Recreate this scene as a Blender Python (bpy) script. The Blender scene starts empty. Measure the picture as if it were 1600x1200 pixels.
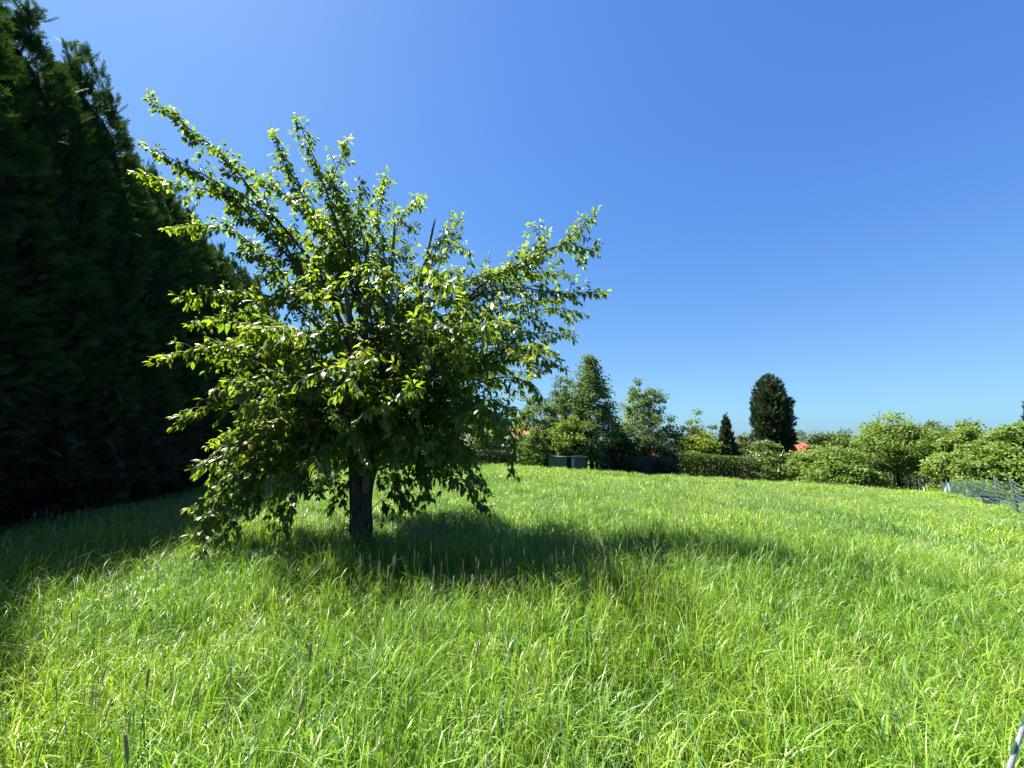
import bpy, math, random
import numpy as np
from mathutils import Vector, Matrix

SC = bpy.context.scene
COL = SC.collection
R = math.radians
random.seed(7)
rng = np.random.default_rng(11)

# ------------------------------------------------------------------ camera
EYE = 1.60
FPX = 601.0            # focal length in pixels of the 1600 px wide photograph
PITCH = R(7.0)
cd = bpy.data.cameras.new('camera')
cd.sensor_width = 36.0
cd.lens = 36.0 * FPX / 1600.0
cd.clip_start = 0.05
cd.clip_end = 3000.0
cam = bpy.data.objects.new('camera', cd)
COL.objects.link(cam)
cam.location = (0, 0, EYE)
cam.rotation_euler = (R(90) + PITCH, 0, 0)
SC.camera = cam

# ------------------------------------------------------------------ light
SUN_X, SUN_Y, SUN_Z = -0.59, 0.31, 1.0         # towards the sun
SV = Vector((SUN_X, SUN_Y, SUN_Z)).normalized()
ELEV = math.asin(SV.z)
AZ = math.atan2(SV.x, SV.y)                    # clockwise from +Y
world = bpy.data.worlds.new('World')
SC.world = world
world.use_nodes = True
wn = world.node_tree.nodes
wl = world.node_tree.links
wn.clear()
wo = wn.new('ShaderNodeOutputWorld')
bg = wn.new('ShaderNodeBackground')
sky = wn.new('ShaderNodeTexSky')
sky.sky_type = 'NISHITA'
sky.sun_disc = False
sky.sun_elevation = ELEV
sky.sun_rotation = AZ
sky.altitude = 0.0
sky.air_density = 1.0
sky.dust_density = 0.35
sky.ozone_density = 3.0
bg.inputs['Strength'].default_value = 0.05


def vmath(op, a_, b_):
    n = wn.new('ShaderNodeVectorMath')
    n.operation = op
    for k, v in enumerate((a_, b_)):
        if isinstance(v, tuple):
            n.inputs[k].default_value = v
        else:
            wl.new(v, n.inputs[k])
    return n.outputs[0]


# the camera's highlight shoulder for the bright sky, the same for every direction
hs = wn.new('ShaderNodeHueSaturation')
hs.inputs['Saturation'].default_value = 1.25
wl.new(sky.outputs[0], hs.inputs['Color'])
lin = vmath('MULTIPLY', hs.outputs[0], (0.2 * 1.4, 0.2 * 1.34, 0.2 * 2.5))
den = vmath('ADD', vmath('DIVIDE', lin, (0.50, 1.30, 1.50)), (1.0, 1.0, 1.0))
shd = vmath('MULTIPLY', vmath('DIVIDE', lin, den), (4.35, 4.3, 4.4))
wl.new(shd, bg.inputs['Color'])
wl.new(bg.outputs[0], wo.inputs['Surface'])
sd = bpy.data.lights.new('sun', 'SUN')
sd.energy = 5.0
sd.angle = R(0.53)
sd.color = (1.0, 0.95, 0.86)
sun = bpy.data.objects.new('sun', sd)
COL.objects.link(sun)
sun.rotation_euler = (-SV).to_track_quat('-Z', 'Y').to_euler()
sun.location = (0, 0, 30)

SC.view_settings.view_transform = 'Standard'
SC.view_settings.look = 'None'
SC.view_settings.exposure = 2.2
SC.view_settings.gamma = 1.0
SC.view_settings.use_curve_mapping = False
SC.render.engine = 'CYCLES'
SC.cycles.use_denoising = True
SC.cycles.max_bounces = 6
SC.cycles.diffuse_bounces = 3
SC.cycles.glossy_bounces = 2
SC.cycles.transmission_bounces = 4
SC.cycles.transparent_max_bounces = 4
SC.cycles.caustics_reflective = False
SC.cycles.caustics_refractive = False

# ------------------------------------------------------------------ helpers
CP, SP = math.cos(PITCH), math.sin(PITCH)


def pix(px, py, Y):
    """world point on the ray through a photo pixel at forward distance Y"""
    u = (px - 800.0) / FPX
    v = (600.0 - py) / FPX
    d = Vector((u, CP - v * SP, SP + v * CP))
    return Vector((0, 0, EYE)) + d * (Y / d.y)


def proj(p):
    q = Vector(p) - Vector((0, 0, EYE))
    zc = q.y * CP + q.z * SP
    yc = -q.y * SP + q.z * CP
    return 800 + FPX * q.x / zc, 600 - FPX * yc / zc


def smooth0(a, k=1.5):
    return np.where(a > 0, a * a / (np.abs(a) + k), 0.0)


def gz_np(x, y):
    """height of the meadow: level by the camera, falling away and to the right"""
    x = np.asarray(x, float)
    y = np.asarray(y, float)
    ye = 46.0 * np.tanh(smooth0(y, 1.0) / 46.0 * 1.05)
    xe = 55.0 * np.tanh(smooth0(x, 1.0) / 55.0 * 1.05)
    z = -0.034 * ye - 0.00055 * ye * ye - 0.0024 * xe * ye
    z = z - 0.03 * np.maximum(np.hypot(x, y) - 75.0, 0.0)
    near = np.exp(-((x * x + y * y) / 900.0))
    z = z + near * (0.05 * np.sin(x * 0.9 + 1.3) * np.sin(y * 0.7 + 0.4) + 0.03 * np.sin(x * 2.1) * np.cos(y * 1.7))
    return z


def gz(x, y):
    return float(gz_np(x, y))


def mesh_arrays(name, V, chunks, mats, smooth=True, rnd=None, matidx=None):
    """chunks: list of integer arrays (n, k) of polygons"""
    me = bpy.data.meshes.new(name)
    V = np.asarray(V, np.float32)
    nl = sum(c.size for c in chunks)
    npoly = sum(len(c) for c in chunks)
    me.vertices.add(len(V))
    me.loops.add(nl)
    me.polygons.add(npoly)
    me.vertices.foreach_set('co', V.ravel())
    me.loops.foreach_set('vertex_index', np.concatenate([c.ravel() for c in chunks]).astype(np.int32))
    starts = []
    s = 0
    for c in chunks:
        k = c.shape[1]
        starts.append(s + np.arange(len(c)) * k)
        s += c.size
    me.polygons.foreach_set('loop_start', np.concatenate(starts).astype(np.int32))
    if smooth:
        me.polygons.foreach_set('use_smooth', np.ones(npoly, bool))
    if matidx is not None:
        me.polygons.foreach_set('material_index', np.asarray(matidx, np.int32))
    if rnd is not None:
        at = me.attributes.new('rnd', 'FLOAT', 'POINT')
        at.data.foreach_set('value', np.asarray(rnd, np.float32))
    for m in mats:
        me.materials.append(m)
    me.update()
    me.validate()
    return me


def link(name, me, parent=None, loc=None, kind=None):
    o = bpy.data.objects.new(name, me)
    COL.objects.link(o)
    if parent is not None:
        o.parent = parent
    if loc is not None:
        o.location = loc
    if kind:
        o['kind'] = kind
    return o


def tag(o, label, cat, group=None):
    o['label'] = label
    o['category'] = cat
    if group:
        o['group'] = group
    return o


def thing(name, label, cat, loc, group=None):
    o = bpy.data.objects.new(name, None)
    COL.objects.link(o)
    o.location = loc
    o.empty_display_size = 0.2
    return tag(o, label, cat, group)


class MB:
    """collects boxes, tubes and polygons for one mesh"""

    def __init__(self):
        self.v = []
        self.f = []

    def add(self, vs, fs):
        b = len(self.v)
        self.v += [tuple(v) for v in vs]
        self.f += [tuple(i + b for i in f) for f in fs]
        return self

    def box(self, x0, x1, y0, y1, z0, z1):
        return self.add([(x0, y0, z0), (x1, y0, z0), (x1, y1, z0), (x0, y1, z0),
                         (x0, y0, z1), (x1, y0, z1), (x1, y1, z1), (x0, y1, z1)],
                        [(0, 3, 2, 1), (4, 5, 6, 7), (0, 1, 5, 4), (1, 2, 6, 5), (2, 3, 7, 6), (3, 0, 4, 7)])

    def tube(self, pts, rads, n=6, cap=True):
        pts = [Vector(p) for p in pts]
        vs, fs = [], []
        up = Vector((0.31, 0.17, 0.93)).normalized()
        a = None
        for i, p in enumerate(pts):
            d = (pts[min(i + 1, len(pts) - 1)] - pts[max(i - 1, 0)]).normalized()
            if a is None:
                a = d.cross(up)
                if a.length < 0.1:
                    a = d.cross(Vector((1, 0, 0)))
            a = (a - d * a.dot(d)).normalized()
            b = d.cross(a)
            for k in range(n):
                t = 2 * math.pi * k / n
                vs.append(p + (a * math.cos(t) + b * math.sin(t)) * rads[i])
        for i in range(len(pts) - 1):
            for k in range(n):
                fs.append((i * n + k, i * n + (k + 1) % n, (i + 1) * n + (k + 1) % n, (i + 1) * n + k))
        if cap:
            fs.append(tuple(range(n))[::-1])
            fs.append(tuple((len(pts) - 1) * n + k for k in range(n)))
        return self.add(vs, fs)

    def mesh(self, name, mat, smooth=False):
        me = bpy.data.meshes.new(name)
        me.from_pydata(self.v, [], self.f)
        me.materials.append(mat)
        if smooth:
            for p in me.polygons:
                p.use_smooth = True
        me.update()
        return me

    def build(self, name, mat, parent=None, smooth=False, loc=None):
        return link(name, self.mesh(name, mat, smooth), parent, loc)


def catmull(pts, step=0.08):
    pts = [np.array(p, float) for p in pts]
    if len(pts) < 3:
        n = max(2, int(np.linalg.norm(pts[1] - pts[0]) / step) + 1)
        return np.array([pts[0] + (pts[1] - pts[0]) * t for t in np.linspace(0, 1, n)])
    P = [2 * pts[0] - pts[1]] + pts + [2 * pts[-1] - pts[-2]]
    out = []
    for i in range(1, len(P) - 2):
        n = max(2, int(np.linalg.norm(P[i + 1] - P[i]) / step))
        for k in range(n):
            t = k / n
            out.append(0.5 * ((2 * P[i]) + (-P[i - 1] + P[i + 1]) * t + (2 * P[i - 1] - 5 * P[i] + 4 * P[i + 1] - P[i + 2]) * t * t
                              + (-P[i - 1] + 3 * P[i] - 3 * P[i + 1] + P[i + 2]) * t ** 3))
    out.append(pts[-1])
    return np.array(out)


def unit(a):
    return a / np.maximum(np.linalg.norm(a, axis=-1, keepdims=True), 1e-9)


def frames(d, nrm):
    """matrices with columns x = d, z ~ nrm"""
    x = unit(d)
    z = nrm - x * np.sum(nrm * x, -1, keepdims=True)
    z = unit(z)
    y = np.cross(z, x)
    return np.stack([x, y, z], -1)


def stamp(tv, tf, pos, M, scl, rnd):
    """copies a template at n places -> verts, faces, rnd"""
    n, k = len(pos), len(tv)
    if np.ndim(scl) == 1:
        scl = np.repeat(np.asarray(scl)[:, None], 3, 1)
    L = tv[None] * scl[:, None, :]
    V = np.einsum('nij,nkj->nki', M, L) + pos[:, None, :]
    F = tf[None] + (np.arange(n) * k)[:, None, None]
    return V.reshape(-1, 3), F.reshape(-1, tf.shape[1]), np.repeat(rnd, k)


# ------------------------------------------------------------------ materials
def new_mat(name):
    m = bpy.data.materials.new(name)
    m.use_nodes = True
    nt = m.node_tree
    nt.nodes.clear()
    out = nt.nodes.new('ShaderNodeOutputMaterial')
    return m, nt, out


def ramp(nt, stops, fac):
    r = nt.nodes.new('ShaderNodeValToRGB')
    e = r.color_ramp.elements
    while len(e) > 1:
        e.remove(e[-1])
    e[0].position, e[0].color = stops[0][0], (*stops[0][1], 1)
    for p, c in stops[1:]:
        k = e.new(p)
        k.color = (*c, 1)
    nt.links.new(fac, r.inputs[0])
    return r.outputs[0]


def leaf_mat(name, stops, trans, tfac=0.4, rough=0.45, spec=0.4, patch=None, pscale=0.25):
    """thin leaf: glossy skin over diffuse plus light passing through; colour by leaf"""
    m, nt, out = new_mat(name)
    N, L = nt.nodes, nt.links
    at = N.new('ShaderNodeAttribute')
    at.attribute_name = 'rnd'
    oi = N.new('ShaderNodeObjectInfo')
    mad = N.new('ShaderNodeMath')
    mad.operation = 'MULTIPLY_ADD'
    L.new(oi.outputs['Random'], mad.inputs[0])
    mad.inputs[1].default_value = 0.12
    sub = N.new('ShaderNodeMath')
    sub.operation = 'SUBTRACT'
    L.new(at.outputs['Fac'], sub.inputs[0])
    sub.inputs[1].default_value = 0.06
    L.new(sub.outputs[0], mad.inputs[2])
    col = ramp(nt, stops, mad.outputs[0])
    tcol_src = N.new('ShaderNodeMix')
    tcol_src.data_type = 'RGBA'
    tcol_src.blend_type = 'MULTIPLY'
    tcol_src.inputs[0].default_value = 1.0
    if patch:
        geo = N.new('ShaderNodeNewGeometry')
        nz = N.new('ShaderNodeTexNoise')
        nz.inputs['Scale'].default_value = pscale
        nz.inputs['Detail'].default_value = 3.0
        L.new(geo.outputs['Position'], nz.inputs['Vector'])
        pc = ramp(nt, patch, nz.outputs['Fac'])
        mx = N.new('ShaderNodeMix')
        mx.data_type = 'RGBA'
        mx.blend_type = 'MULTIPLY'
        mx.inputs[0].default_value = 1.0
        L.new(col, mx.inputs[6])
        L.new(pc, mx.inputs[7])
        col = mx.outputs[2]
    L.new(col, tcol_src.inputs[6])
    tcol_src.inputs[7].default_value = (*trans, 1)
    b = N.new('ShaderNodeBsdfPrincipled')
    b.inputs['Roughness'].default_value = rough
    b.inputs['Specular IOR Level'].default_value = spec
    L.new(col, b.inputs['Base Color'])
    t = N.new('ShaderNodeBsdfTranslucent')
    L.new(tcol_src.outputs[2], t.inputs['Color'])
    ms = N.new('ShaderNodeMixShader')
    ms.inputs[0].default_value = tfac
    L.new(b.outputs[0], ms.inputs[1])
    L.new(t.outputs[0], ms.inputs[2])
    L.new(ms.outputs[0], out.inputs['Surface'])
    return m


def solid_mat(name, c1, c2, scale=8.0, rough=0.8, bump=0.0, spec=0.3, metallic=0.0, stretch=None, detail=5.0):
    m, nt, out = new_mat(name)
    N, L = nt.nodes, nt.links
    tc = N.new('ShaderNodeTexCoord')
    nz = N.new('ShaderNodeTexNoise')
    nz.inputs['Scale'].default_value = scale
    nz.inputs['Detail'].default_value = detail
    vec = tc.outputs['Object']
    if stretch:
        mp = N.new('ShaderNodeMapping')
        mp.inputs['Scale'].default_value = stretch
        L.new(vec, mp.inputs['Vector'])
        vec = mp.outputs['Vector']
    L.new(vec, nz.inputs['Vector'])
    col = ramp(nt, [(0.3, c1), (0.7, c2)], nz.outputs['Fac'])
    b = N.new('ShaderNodeBsdfPrincipled')
    b.inputs['Roughness'].default_value = rough
    b.inputs['Specular IOR Level'].default_value = spec
    b.inputs['Metallic'].default_value = metallic
    L.new(col, b.inputs['Base Color'])
    if bump:
        bp = N.new('ShaderNodeBump')
        bp.inputs['Strength'].default_value = bump
        bp.inputs['Distance'].default_value = 0.02
        L.new(nz.outputs['Fac'], bp.inputs['Height'])
        L.new(bp.outputs['Normal'], b.inputs['Normal'])
    L.new(b.outputs[0], out.inputs['Surface'])
    return m


PATCH = [(0.28, (0.62, 0.78, 0.80)), (0.46, (0.98, 1.0, 1.0)), (0.60, (1.14, 1.06, 0.9)), (0.75, (1.25, 1.04, 1.1))]
M_GRASS = leaf_mat('grass_blade', [(0.0, (0.048, 0.110, 0.013)), (0.40, (0.134, 0.262, 0.022)), (0.80, (0.215, 0.345, 0.036)), (0.93, (0.28, 0.36, 0.09)), (1.0, (0.38, 0.39, 0.19))],
                   (1.18, 1.20, 0.55), 0.38, 0.42, 0.45, PATCH, 0.35)
M_BROAD = leaf_mat('broad_grass_blade', [(0.0, (0.050, 0.130, 0.040)), (0.6, (0.085, 0.185, 0.050)), (1.0, (0.130, 0.220, 0.060))],
                   (1.15, 1.25, 0.5), 0.36, 0.42, 0.4)
M_HERB = leaf_mat('meadow_herb', [(0.0, (0.060, 0.150, 0.020)), (0.6, (0.100, 0.220, 0.024)), (1.0, (0.170, 0.270, 0.030))],
                  (1.2, 1.2, 0.5), 0.40, 0.45, 0.4)
M_SEED = leaf_mat('seed_head', [(0.0, (0.20, 0.16, 0.09)), (0.6, (0.32, 0.25, 0.16)), (1.0, (0.42, 0.34, 0.24))], (1.1, 1.0, 0.8), 0.2, 0.7, 0.2)
M_CHERRY = leaf_mat('cherry_leaf', [(0.0, (0.048, 0.086, 0.018)), (0.55, (0.095, 0.148, 0.026)), (0.9, (0.150, 0.195, 0.038)), (1.0, (0.22, 0.17, 0.06))],
                    (2.0, 2.0, 0.5), 0.52, 0.42, 0.42)
M_CYPRESS = leaf_mat('hedge_cypress_spray', [(0.0, (0.018, 0.042, 0.015)), (0.6, (0.036, 0.074, 0.022)), (1.0, (0.070, 0.105, 0.030))], (1.3, 1.3, 0.5), 0.24, 0.7, 0.08)
M_DEADTWIG = leaf_mat('dead_cypress_twig', [(0.0, (0.016, 0.014, 0.011)), (1.0, (0.05, 0.042, 0.034))], (1, 1, 1), 0.05, 0.8, 0.2)
M_BARK = solid_mat('cherry_bark', (0.030, 0.022, 0.016), (0.105, 0.088, 0.070), 9.0, 0.85, 0.9, 0.2, stretch=(1.4, 1.4, 0.45))
M_DEADWOOD = solid_mat('dead_wood', (0.10, 0.08, 0.062), (0.20, 0.17, 0.14), 14.0, 0.85, 0.6, 0.2, stretch=(1.5, 1.5, 0.4))
M_TWIG = solid_mat('twig_bark', (0.050, 0.036, 0.026), (0.10, 0.075, 0.055), 20.0, 0.7, 0.2, 0.3)
M_TRUNK = solid_mat('far_trunk_bark', (0.028, 0.022, 0.016), (0.075, 0.06, 0.045), 3.0, 0.9, 0.4, 0.2, stretch=(1.5, 1.5, 0.5))

# ------------------------------------------------------------------ ground
def ground_material():
    m, nt, out = new_mat('meadow_soil')
    N, L = nt.nodes, nt.links
    geo = N.new('ShaderNodeNewGeometry')
    n1 = N.new('ShaderNodeTexNoise')
    n1.inputs['Scale'].default_value = 5.0
    n1.inputs['Detail'].default_value = 8.0
    L.new(geo.outputs['Position'], n1.inputs['Vector'])
    col = ramp(nt, [(0.3, (0.020, 0.022, 0.008)), (0.5, (0.045, 0.070, 0.016)), (0.62, (0.060, 0.110, 0.018)), (0.75, (0.085, 0.070, 0.035))], n1.outputs['Fac'])
    b = N.new('ShaderNodeBsdfPrincipled')
    b.inputs['Roughness'].default_value = 0.95
    b.inputs['Specular IOR Level'].default_value = 0.1
    L.new(col, b.inputs['Base Color'])
    bp = N.new('ShaderNodeBump')
    bp.inputs['Strength'].default_value = 0.6
    bp.inputs['Distance'].default_value = 0.05
    L.new(n1.outputs['Fac'], bp.inputs['Height'])
    L.new(bp.outputs['Normal'], b.inputs['Normal'])
    L.new(b.outputs[0], out.inputs['Surface'])
    return m


def build_ground():
    def axis(lo, hi):
        a = np.concatenate([np.arange(lo, hi + 0.01, 1.0)])
        far = np.array([80, 120, 180, 300, 500, 900, 1600.0])
        return a, far
    ax, far = axis(-46, 60)
    xs = np.concatenate([-far[::-1][:-0 or None], ax, far])
    ay, fy = axis(-12, 60)
    ys = np.concatenate([[-1600, -500, -120, -40], ay, fy])
    X, Y = np.meshgrid(xs, ys)
    Z = gz_np(X, Y)
    V = np.stack([X, Y, Z], -1).reshape(-1, 3)
    nx, ny = len(xs), len(ys)
    i = np.arange(nx * ny).reshape(ny, nx)
    F = np.stack([i[:-1, :-1], i[:-1, 1:], i[1:, 1:], i[1:, :-1]], -1).reshape(-1, 4)
    me = mesh_arrays('ground', V, [F], [ground_material()])
    return link('ground', me, kind='structure')


build_ground()

# ------------------------------------------------------------------ layout lines
HD = np.array([-0.316, 0.949])            # direction of the tall hedge
HP = np.array([-8.6, 6.4])                # a point on the foot of its near face
HN = np.array([0.949, 0.316])             # normal pointing to the meadow
FD = np.array([0.694, 0.720])             # direction of the netting fence
FP = np.array([14.4, 11.3])


def hedge_side(x, y):
    return (x - HP[0]) * HN[0] + (y - HP[1]) * HN[1]


def fence_side(x, y):      # positive on the meadow side (left of the fence)
    return -((x - FP[0]) * FD[1] - (y - FP[1]) * FD[0])


# ------------------------------------------------------------------ meadow grass
def blades(n, rad, hmin, hmax, wmin, wmax, bend=(0.1, 0.6), droop=(0.0, 0.6), lean=0.25, sec=5, r=rng, z0=-0.04, pw=3.2):
    t = (np.linspace(0, 1, sec) ** 0.75)[None, :]
    a = r.random(n) * 2 * np.pi
    rr = np.sqrt(r.random(n)) * rad
    bx, by = rr * np.cos(a), rr * np.sin(a)
    ph = r.random(n) * 2 * np.pi
    h = hmin + (hmax - hmin) * r.random(n) ** 0.9
    w = (wmin + (wmax - wmin) * r.random(n)) * 0.5
    le = (r.random(n) * lean)[:, None]
    be = (bend[0] + (bend[1] - bend[0]) * r.random(n) ** 1.6)[:, None]
    dr = (droop[0] + (droop[1] - droop[0]) * r.random(n) ** 1.8)[:, None]
    off = h[:, None] * (le * t + be * t ** pw)
    z = h[:, None] * (t - dr * t ** (pw + 0.8) * (0.45 + be)) + z0
    cx = bx[:, None] + off * np.cos(ph)[:, None]
    cy = by[:, None] + off * np.sin(ph)[:, None]
    tw = ph + np.pi / 2 + (r.random(n) - 0.5) * 1.6
    tw = tw[:, None] + (r.random(n) - 0.5)[:, None] * 1.8 * t
    wp = w[:, None] * np.clip(1.0 - t ** 2.2, 0.05, 1) * (0.75 + 0.5 * np.sin(np.pi * t) ** 0.7)
    L = np.stack([cx - wp * np.cos(tw), cy - wp * np.sin(tw), z], -1)
    Rr = np.stack([cx + wp * np.cos(tw), cy + wp * np.sin(tw), z], -1)
    V = np.stack([L, Rr], 2).reshape(n, sec * 2, 3)
    k = np.arange(sec - 1) * 2
    q = np.stack([k, k + 1, k + 3, k + 2], -1)
    F = (q[None] + (np.arange(n) * sec * 2)[:, None, None]).reshape(-1, 4)
    rn = np.repeat(np.clip(r.normal(0.48, 0.26, n), 0, 1.0), sec * 2)
    return V.reshape(-1, 3), F, rn


def ribs(n_stem, rad, hmin, hmax, head=True, r=rng, sw=0.003, hw=0.009, hl=0.07):
    """upright flowering stems with a cylindrical seed head"""
    Vs, Fs, Rs, Ms = [], [], [], []
    b = 0
    for _ in range(n_stem):
        a, q = r.random() * 6.283, rad * math.sqrt(r.random())
        h = hmin + (hmax - hmin) * r.random()
        ph, le = r.random() * 6.283, r.random() * 0.22
        base = np.array([q * math.cos(a), q * math.sin(a), -0.03])
        tip = base + np.array([le * h * math.cos(ph), le * h * math.sin(ph), h])
        mid = (base + tip) / 2 - np.array([math.cos(ph), math.sin(ph), 0]) * h * le * 0.18
        pts = [base, mid, tip]
        rad_ = [sw, sw * 0.8, sw * 0.6]
        m = MB()
        m.tube(pts, rad_, 3, False)
        nst = len(m.f)
        if head:
            d = unit((tip - mid)[None])[0]
            L = hl * (0.7 + 0.6 * r.random())
            w = hw * (0.7 + 0.5 * r.random())
            hp = [tip + d * L * s for s in (0, 0.12, 0.5, 0.85, 1.0)]
            m.tube(hp, [w * 0.3, w * 0.85, w, w * 0.6, w * 0.1], 5, False)
        V = np.array(m.v)
        Fs.append(np.array(m.f) + b)
        b += len(V)
        Vs.append(V)
        Rs.append(np.full(len(V), r.random()))
        Ms += [0] * nst + [1] * (len(m.f) - nst)
    return np.concatenate(Vs), np.concatenate(Fs), np.concatenate(Rs), Ms


def herb_leaves(n, rad, r=rng, size=(0.03, 0.06), zr=(0.05, 0.35)):
    tv = np.array([(0, 0, 0), (0.35, -0.32, 0.06), (0.35, 0, 0), (0.35, 0.32, 0.06), (0.8, -0.22, 0.0), (0.8, 0, -0.05), (0.8, 0.22, 0.0), (1.0, 0, -0.12)], float)
    tf = np.array([(0, 1, 2, 2), (1, 4, 5, 2), (2, 5, 6, 3), (4, 7, 7, 5)])
    tf = np.array([(0, 1, 4, 2), (2, 4, 7, 5), (0, 2, 6, 3), (2, 5, 7, 6)])
    a = r.random(n) * 6.283
    q = rad * np.sqrt(r.random(n))
    pos = np.stack([q * np.cos(a), q * np.sin(a), zr[0] + (zr[1] - zr[0]) * r.random(n)], -1)
    ph = r.random(n) * 6.283
    d = np.stack([np.cos(ph), np.sin(ph), r.normal(0.0, 0.35, n)], -1)
    nm = np.stack([r.normal(0, 0.4, n), r.normal(0, 0.4, n), np.ones(n)], -1)
    return stamp(tv, tf, pos, frames(d, nm), size[0] + (size[1] - size[0]) * r.random(n), r.random(n))


def merge_parts(parts):
    """parts: (V, F, rnd, material index or list)"""
    Vs, Fs, Rs, Ms = [], [], [], []
    b = 0
    for V, F, rn, mi in parts:
        Vs.append(V)
        Fs.append(F + b)
        Rs.append(rn)
        Ms += list(mi) if isinstance(mi, list) else [mi] * len(F)
        b += len(V)
    return np.concatenate(Vs), np.concatenate(Fs), np.concatenate(Rs), Ms


CLUMPS = bpy.data.collections.new('grass_clumps')     # sources for the meadow; not in the scene itself
GM = [M_GRASS, M_SEED, M_BROAD, M_HERB]
names = {}


def reg(key, parts):
    i = len(CLUMPS.objects)
    V, F, rn, mi = merge_parts(parts)
    me = mesh_arrays('grass_clump', V, [F], GM, True, rn, mi)
    o = bpy.data.objects.new('grass_clump_%02d' % i, me)
    CLUMPS.objects.link(o)
    names.setdefault(key, []).append(i)


def vnoise(x, y, s, seed=0):
    def h(i, j):
        v = np.sin(i * 127.1 + j * 311.7 + seed * 74.7) * 43758.5453
        return v - np.floor(v)
    x, y = x * s, y * s
    i, j = np.floor(x), np.floor(y)
    f, g = x - i, y - j
    f, g = f * f * (3 - 2 * f), g * g * (3 - 2 * g)
    return (h(i, j) * (1 - f) + h(i + 1, j) * f) * (1 - g) + (h(i, j + 1) * (1 - f) + h(i + 1, j + 1) * f) * g


def blade_tile(T, n, hmin, hmax, wmin, wmax, **kw):
    """blades rooted over a square tile of side T"""
    V, F, rn = blades(n, 0.0, hmin, hmax, wmin, wmax, **kw)
    sec2 = len(V) // n
    # tussocky: half of the blades gather round random crowns
    m = n // 2
    cen = (rng.random((max(3, int(26 * T)), 2)) - 0.5) * T
    p = (rng.random((n, 2)) - 0.5) * T * 1.06
    p[:m] = cen[rng.integers(0, len(cen), m)] + rng.normal(0, 0.035 + 0.02 * T, (m, 2))
    hs = np.ones(n)
    hs[:m] = 1.12
    hs *= 0.82 + 0.36 * vnoise(p[:, 0] + 31 * rng.random(), p[:, 1] + 17 * rng.random(), 3.2 / (0.6 + 0.4 * T), 3)
    V = V.reshape(n, sec2, 3)
    V = V * hs[:, None, None]
    V[:, :, :2] += p[:, None, :]
    return V.reshape(-1, 3), F, rn


def shift(part, dx, dy, k=1.0):
    V = part[0] * k + np.array([dx, dy, 0])
    return (V, *part[1:])


def pale(part):
    """dry stems: only the straw-coloured end of the colour range"""
    V, F, rn, mi = part
    return V, F, 0.90 + 0.1 * rn, mi


NT, MT, FT = 0.5, 1.0, 2.0
for k in range(8):      # near: mixed meadow grass
    p = [(*blade_tile(NT, 430, 0.28, 0.62, 0.0032, 0.0062, bend=(0.06, 0.6), droop=(0.2, 1.1), lean=0.17, sec=6, pw=4.0), 0),
         (*blade_tile(NT, 150, 0.14, 0.32, 0.0050, 0.0095, bend=(0.2, 1.0), droop=(0.3, 1.0), lean=0.5), 0),
         (*blade_tile(NT, 60, 0.40, 0.64, 0.0045, 0.0080, bend=(0.3, 0.9), droop=(0.7, 1.5), sec=8, pw=4.5), 0)]
    for j in range(2 if k % 2 else 1):
        t = (*blades(16, 0.06, 0.32, 0.66, 0.007, 0.011, (0.3, 1.0), (0.4, 1.2), 0.3, 8, pw=3.6), 2)
        p.append(shift(t, *((rng.random(2) - 0.5) * NT)))
    if k % 3 == 0:
        p.append(shift((*herb_leaves(30, 0.15, size=(0.018, 0.034), zr=(0.06, 0.24)), 3), *((rng.random(2) - 0.5) * 0.3)))
    if k in (1, 5):
        p.append(shift(ribs(3, 0.2, 0.40, 0.62, True, sw=0.0014, hl=0.05, hw=0.0032), 0, 0))
    p.append(pale(ribs(9, 0.30, 0.38, 0.66, True, sw=0.0012, hl=0.06, hw=0.0020)))
    reg('near', p)
for k in range(3):      # coarse tussock
    reg('tuft', [(*blades(60, 0.10, 0.30, 0.70, 0.007, 0.012, (0.2, 0.8), (0.2, 0.9), 0.3, 7), 2)])
for k in range(5):      # middle distance
    p = [(*blade_tile(MT, 850, 0.20, 0.46, 0.007, 0.012, sec=5, bend=(0.1, 0.7), droop=(0.2, 1.0), lean=0.25, pw=4.0), 0),
         (*blade_tile(MT, 200, 0.30, 0.54, 0.008, 0.013, sec=6, bend=(0.3, 1.0), droop=(0.4, 1.0)), 0 if k % 2 else 2)]
    if k == 2:
        p.append(ribs(6, 0.5, 0.34, 0.48, True, sw=0.003, hl=0.06, hw=0.005))
    p.append(pale(ribs(16, 0.6, 0.34, 0.56, True, sw=0.002, hl=0.07, hw=0.0035)))
    reg('mid', p)
for k in range(4):      # far
    p = [(*blade_tile(FT, 2300, 0.16, 0.40, 0.013, 0.024, sec=4, bend=(0.1, 0.8), droop=(0.1, 0.8), lean=0.3), 0)]
    if k == 1:
        p.append(ribs(12, 1.0, 0.32, 0.42, True, sw=0.005, hl=0.08, hw=0.010))
    reg('far', p)
reg('lawn', [(*blade_tile(FT, 1700, 0.04, 0.11, 0.016, 0.030, sec=3), 0)])


def far_edge(x):
    return 32.0 + 0.0 * x


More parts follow.
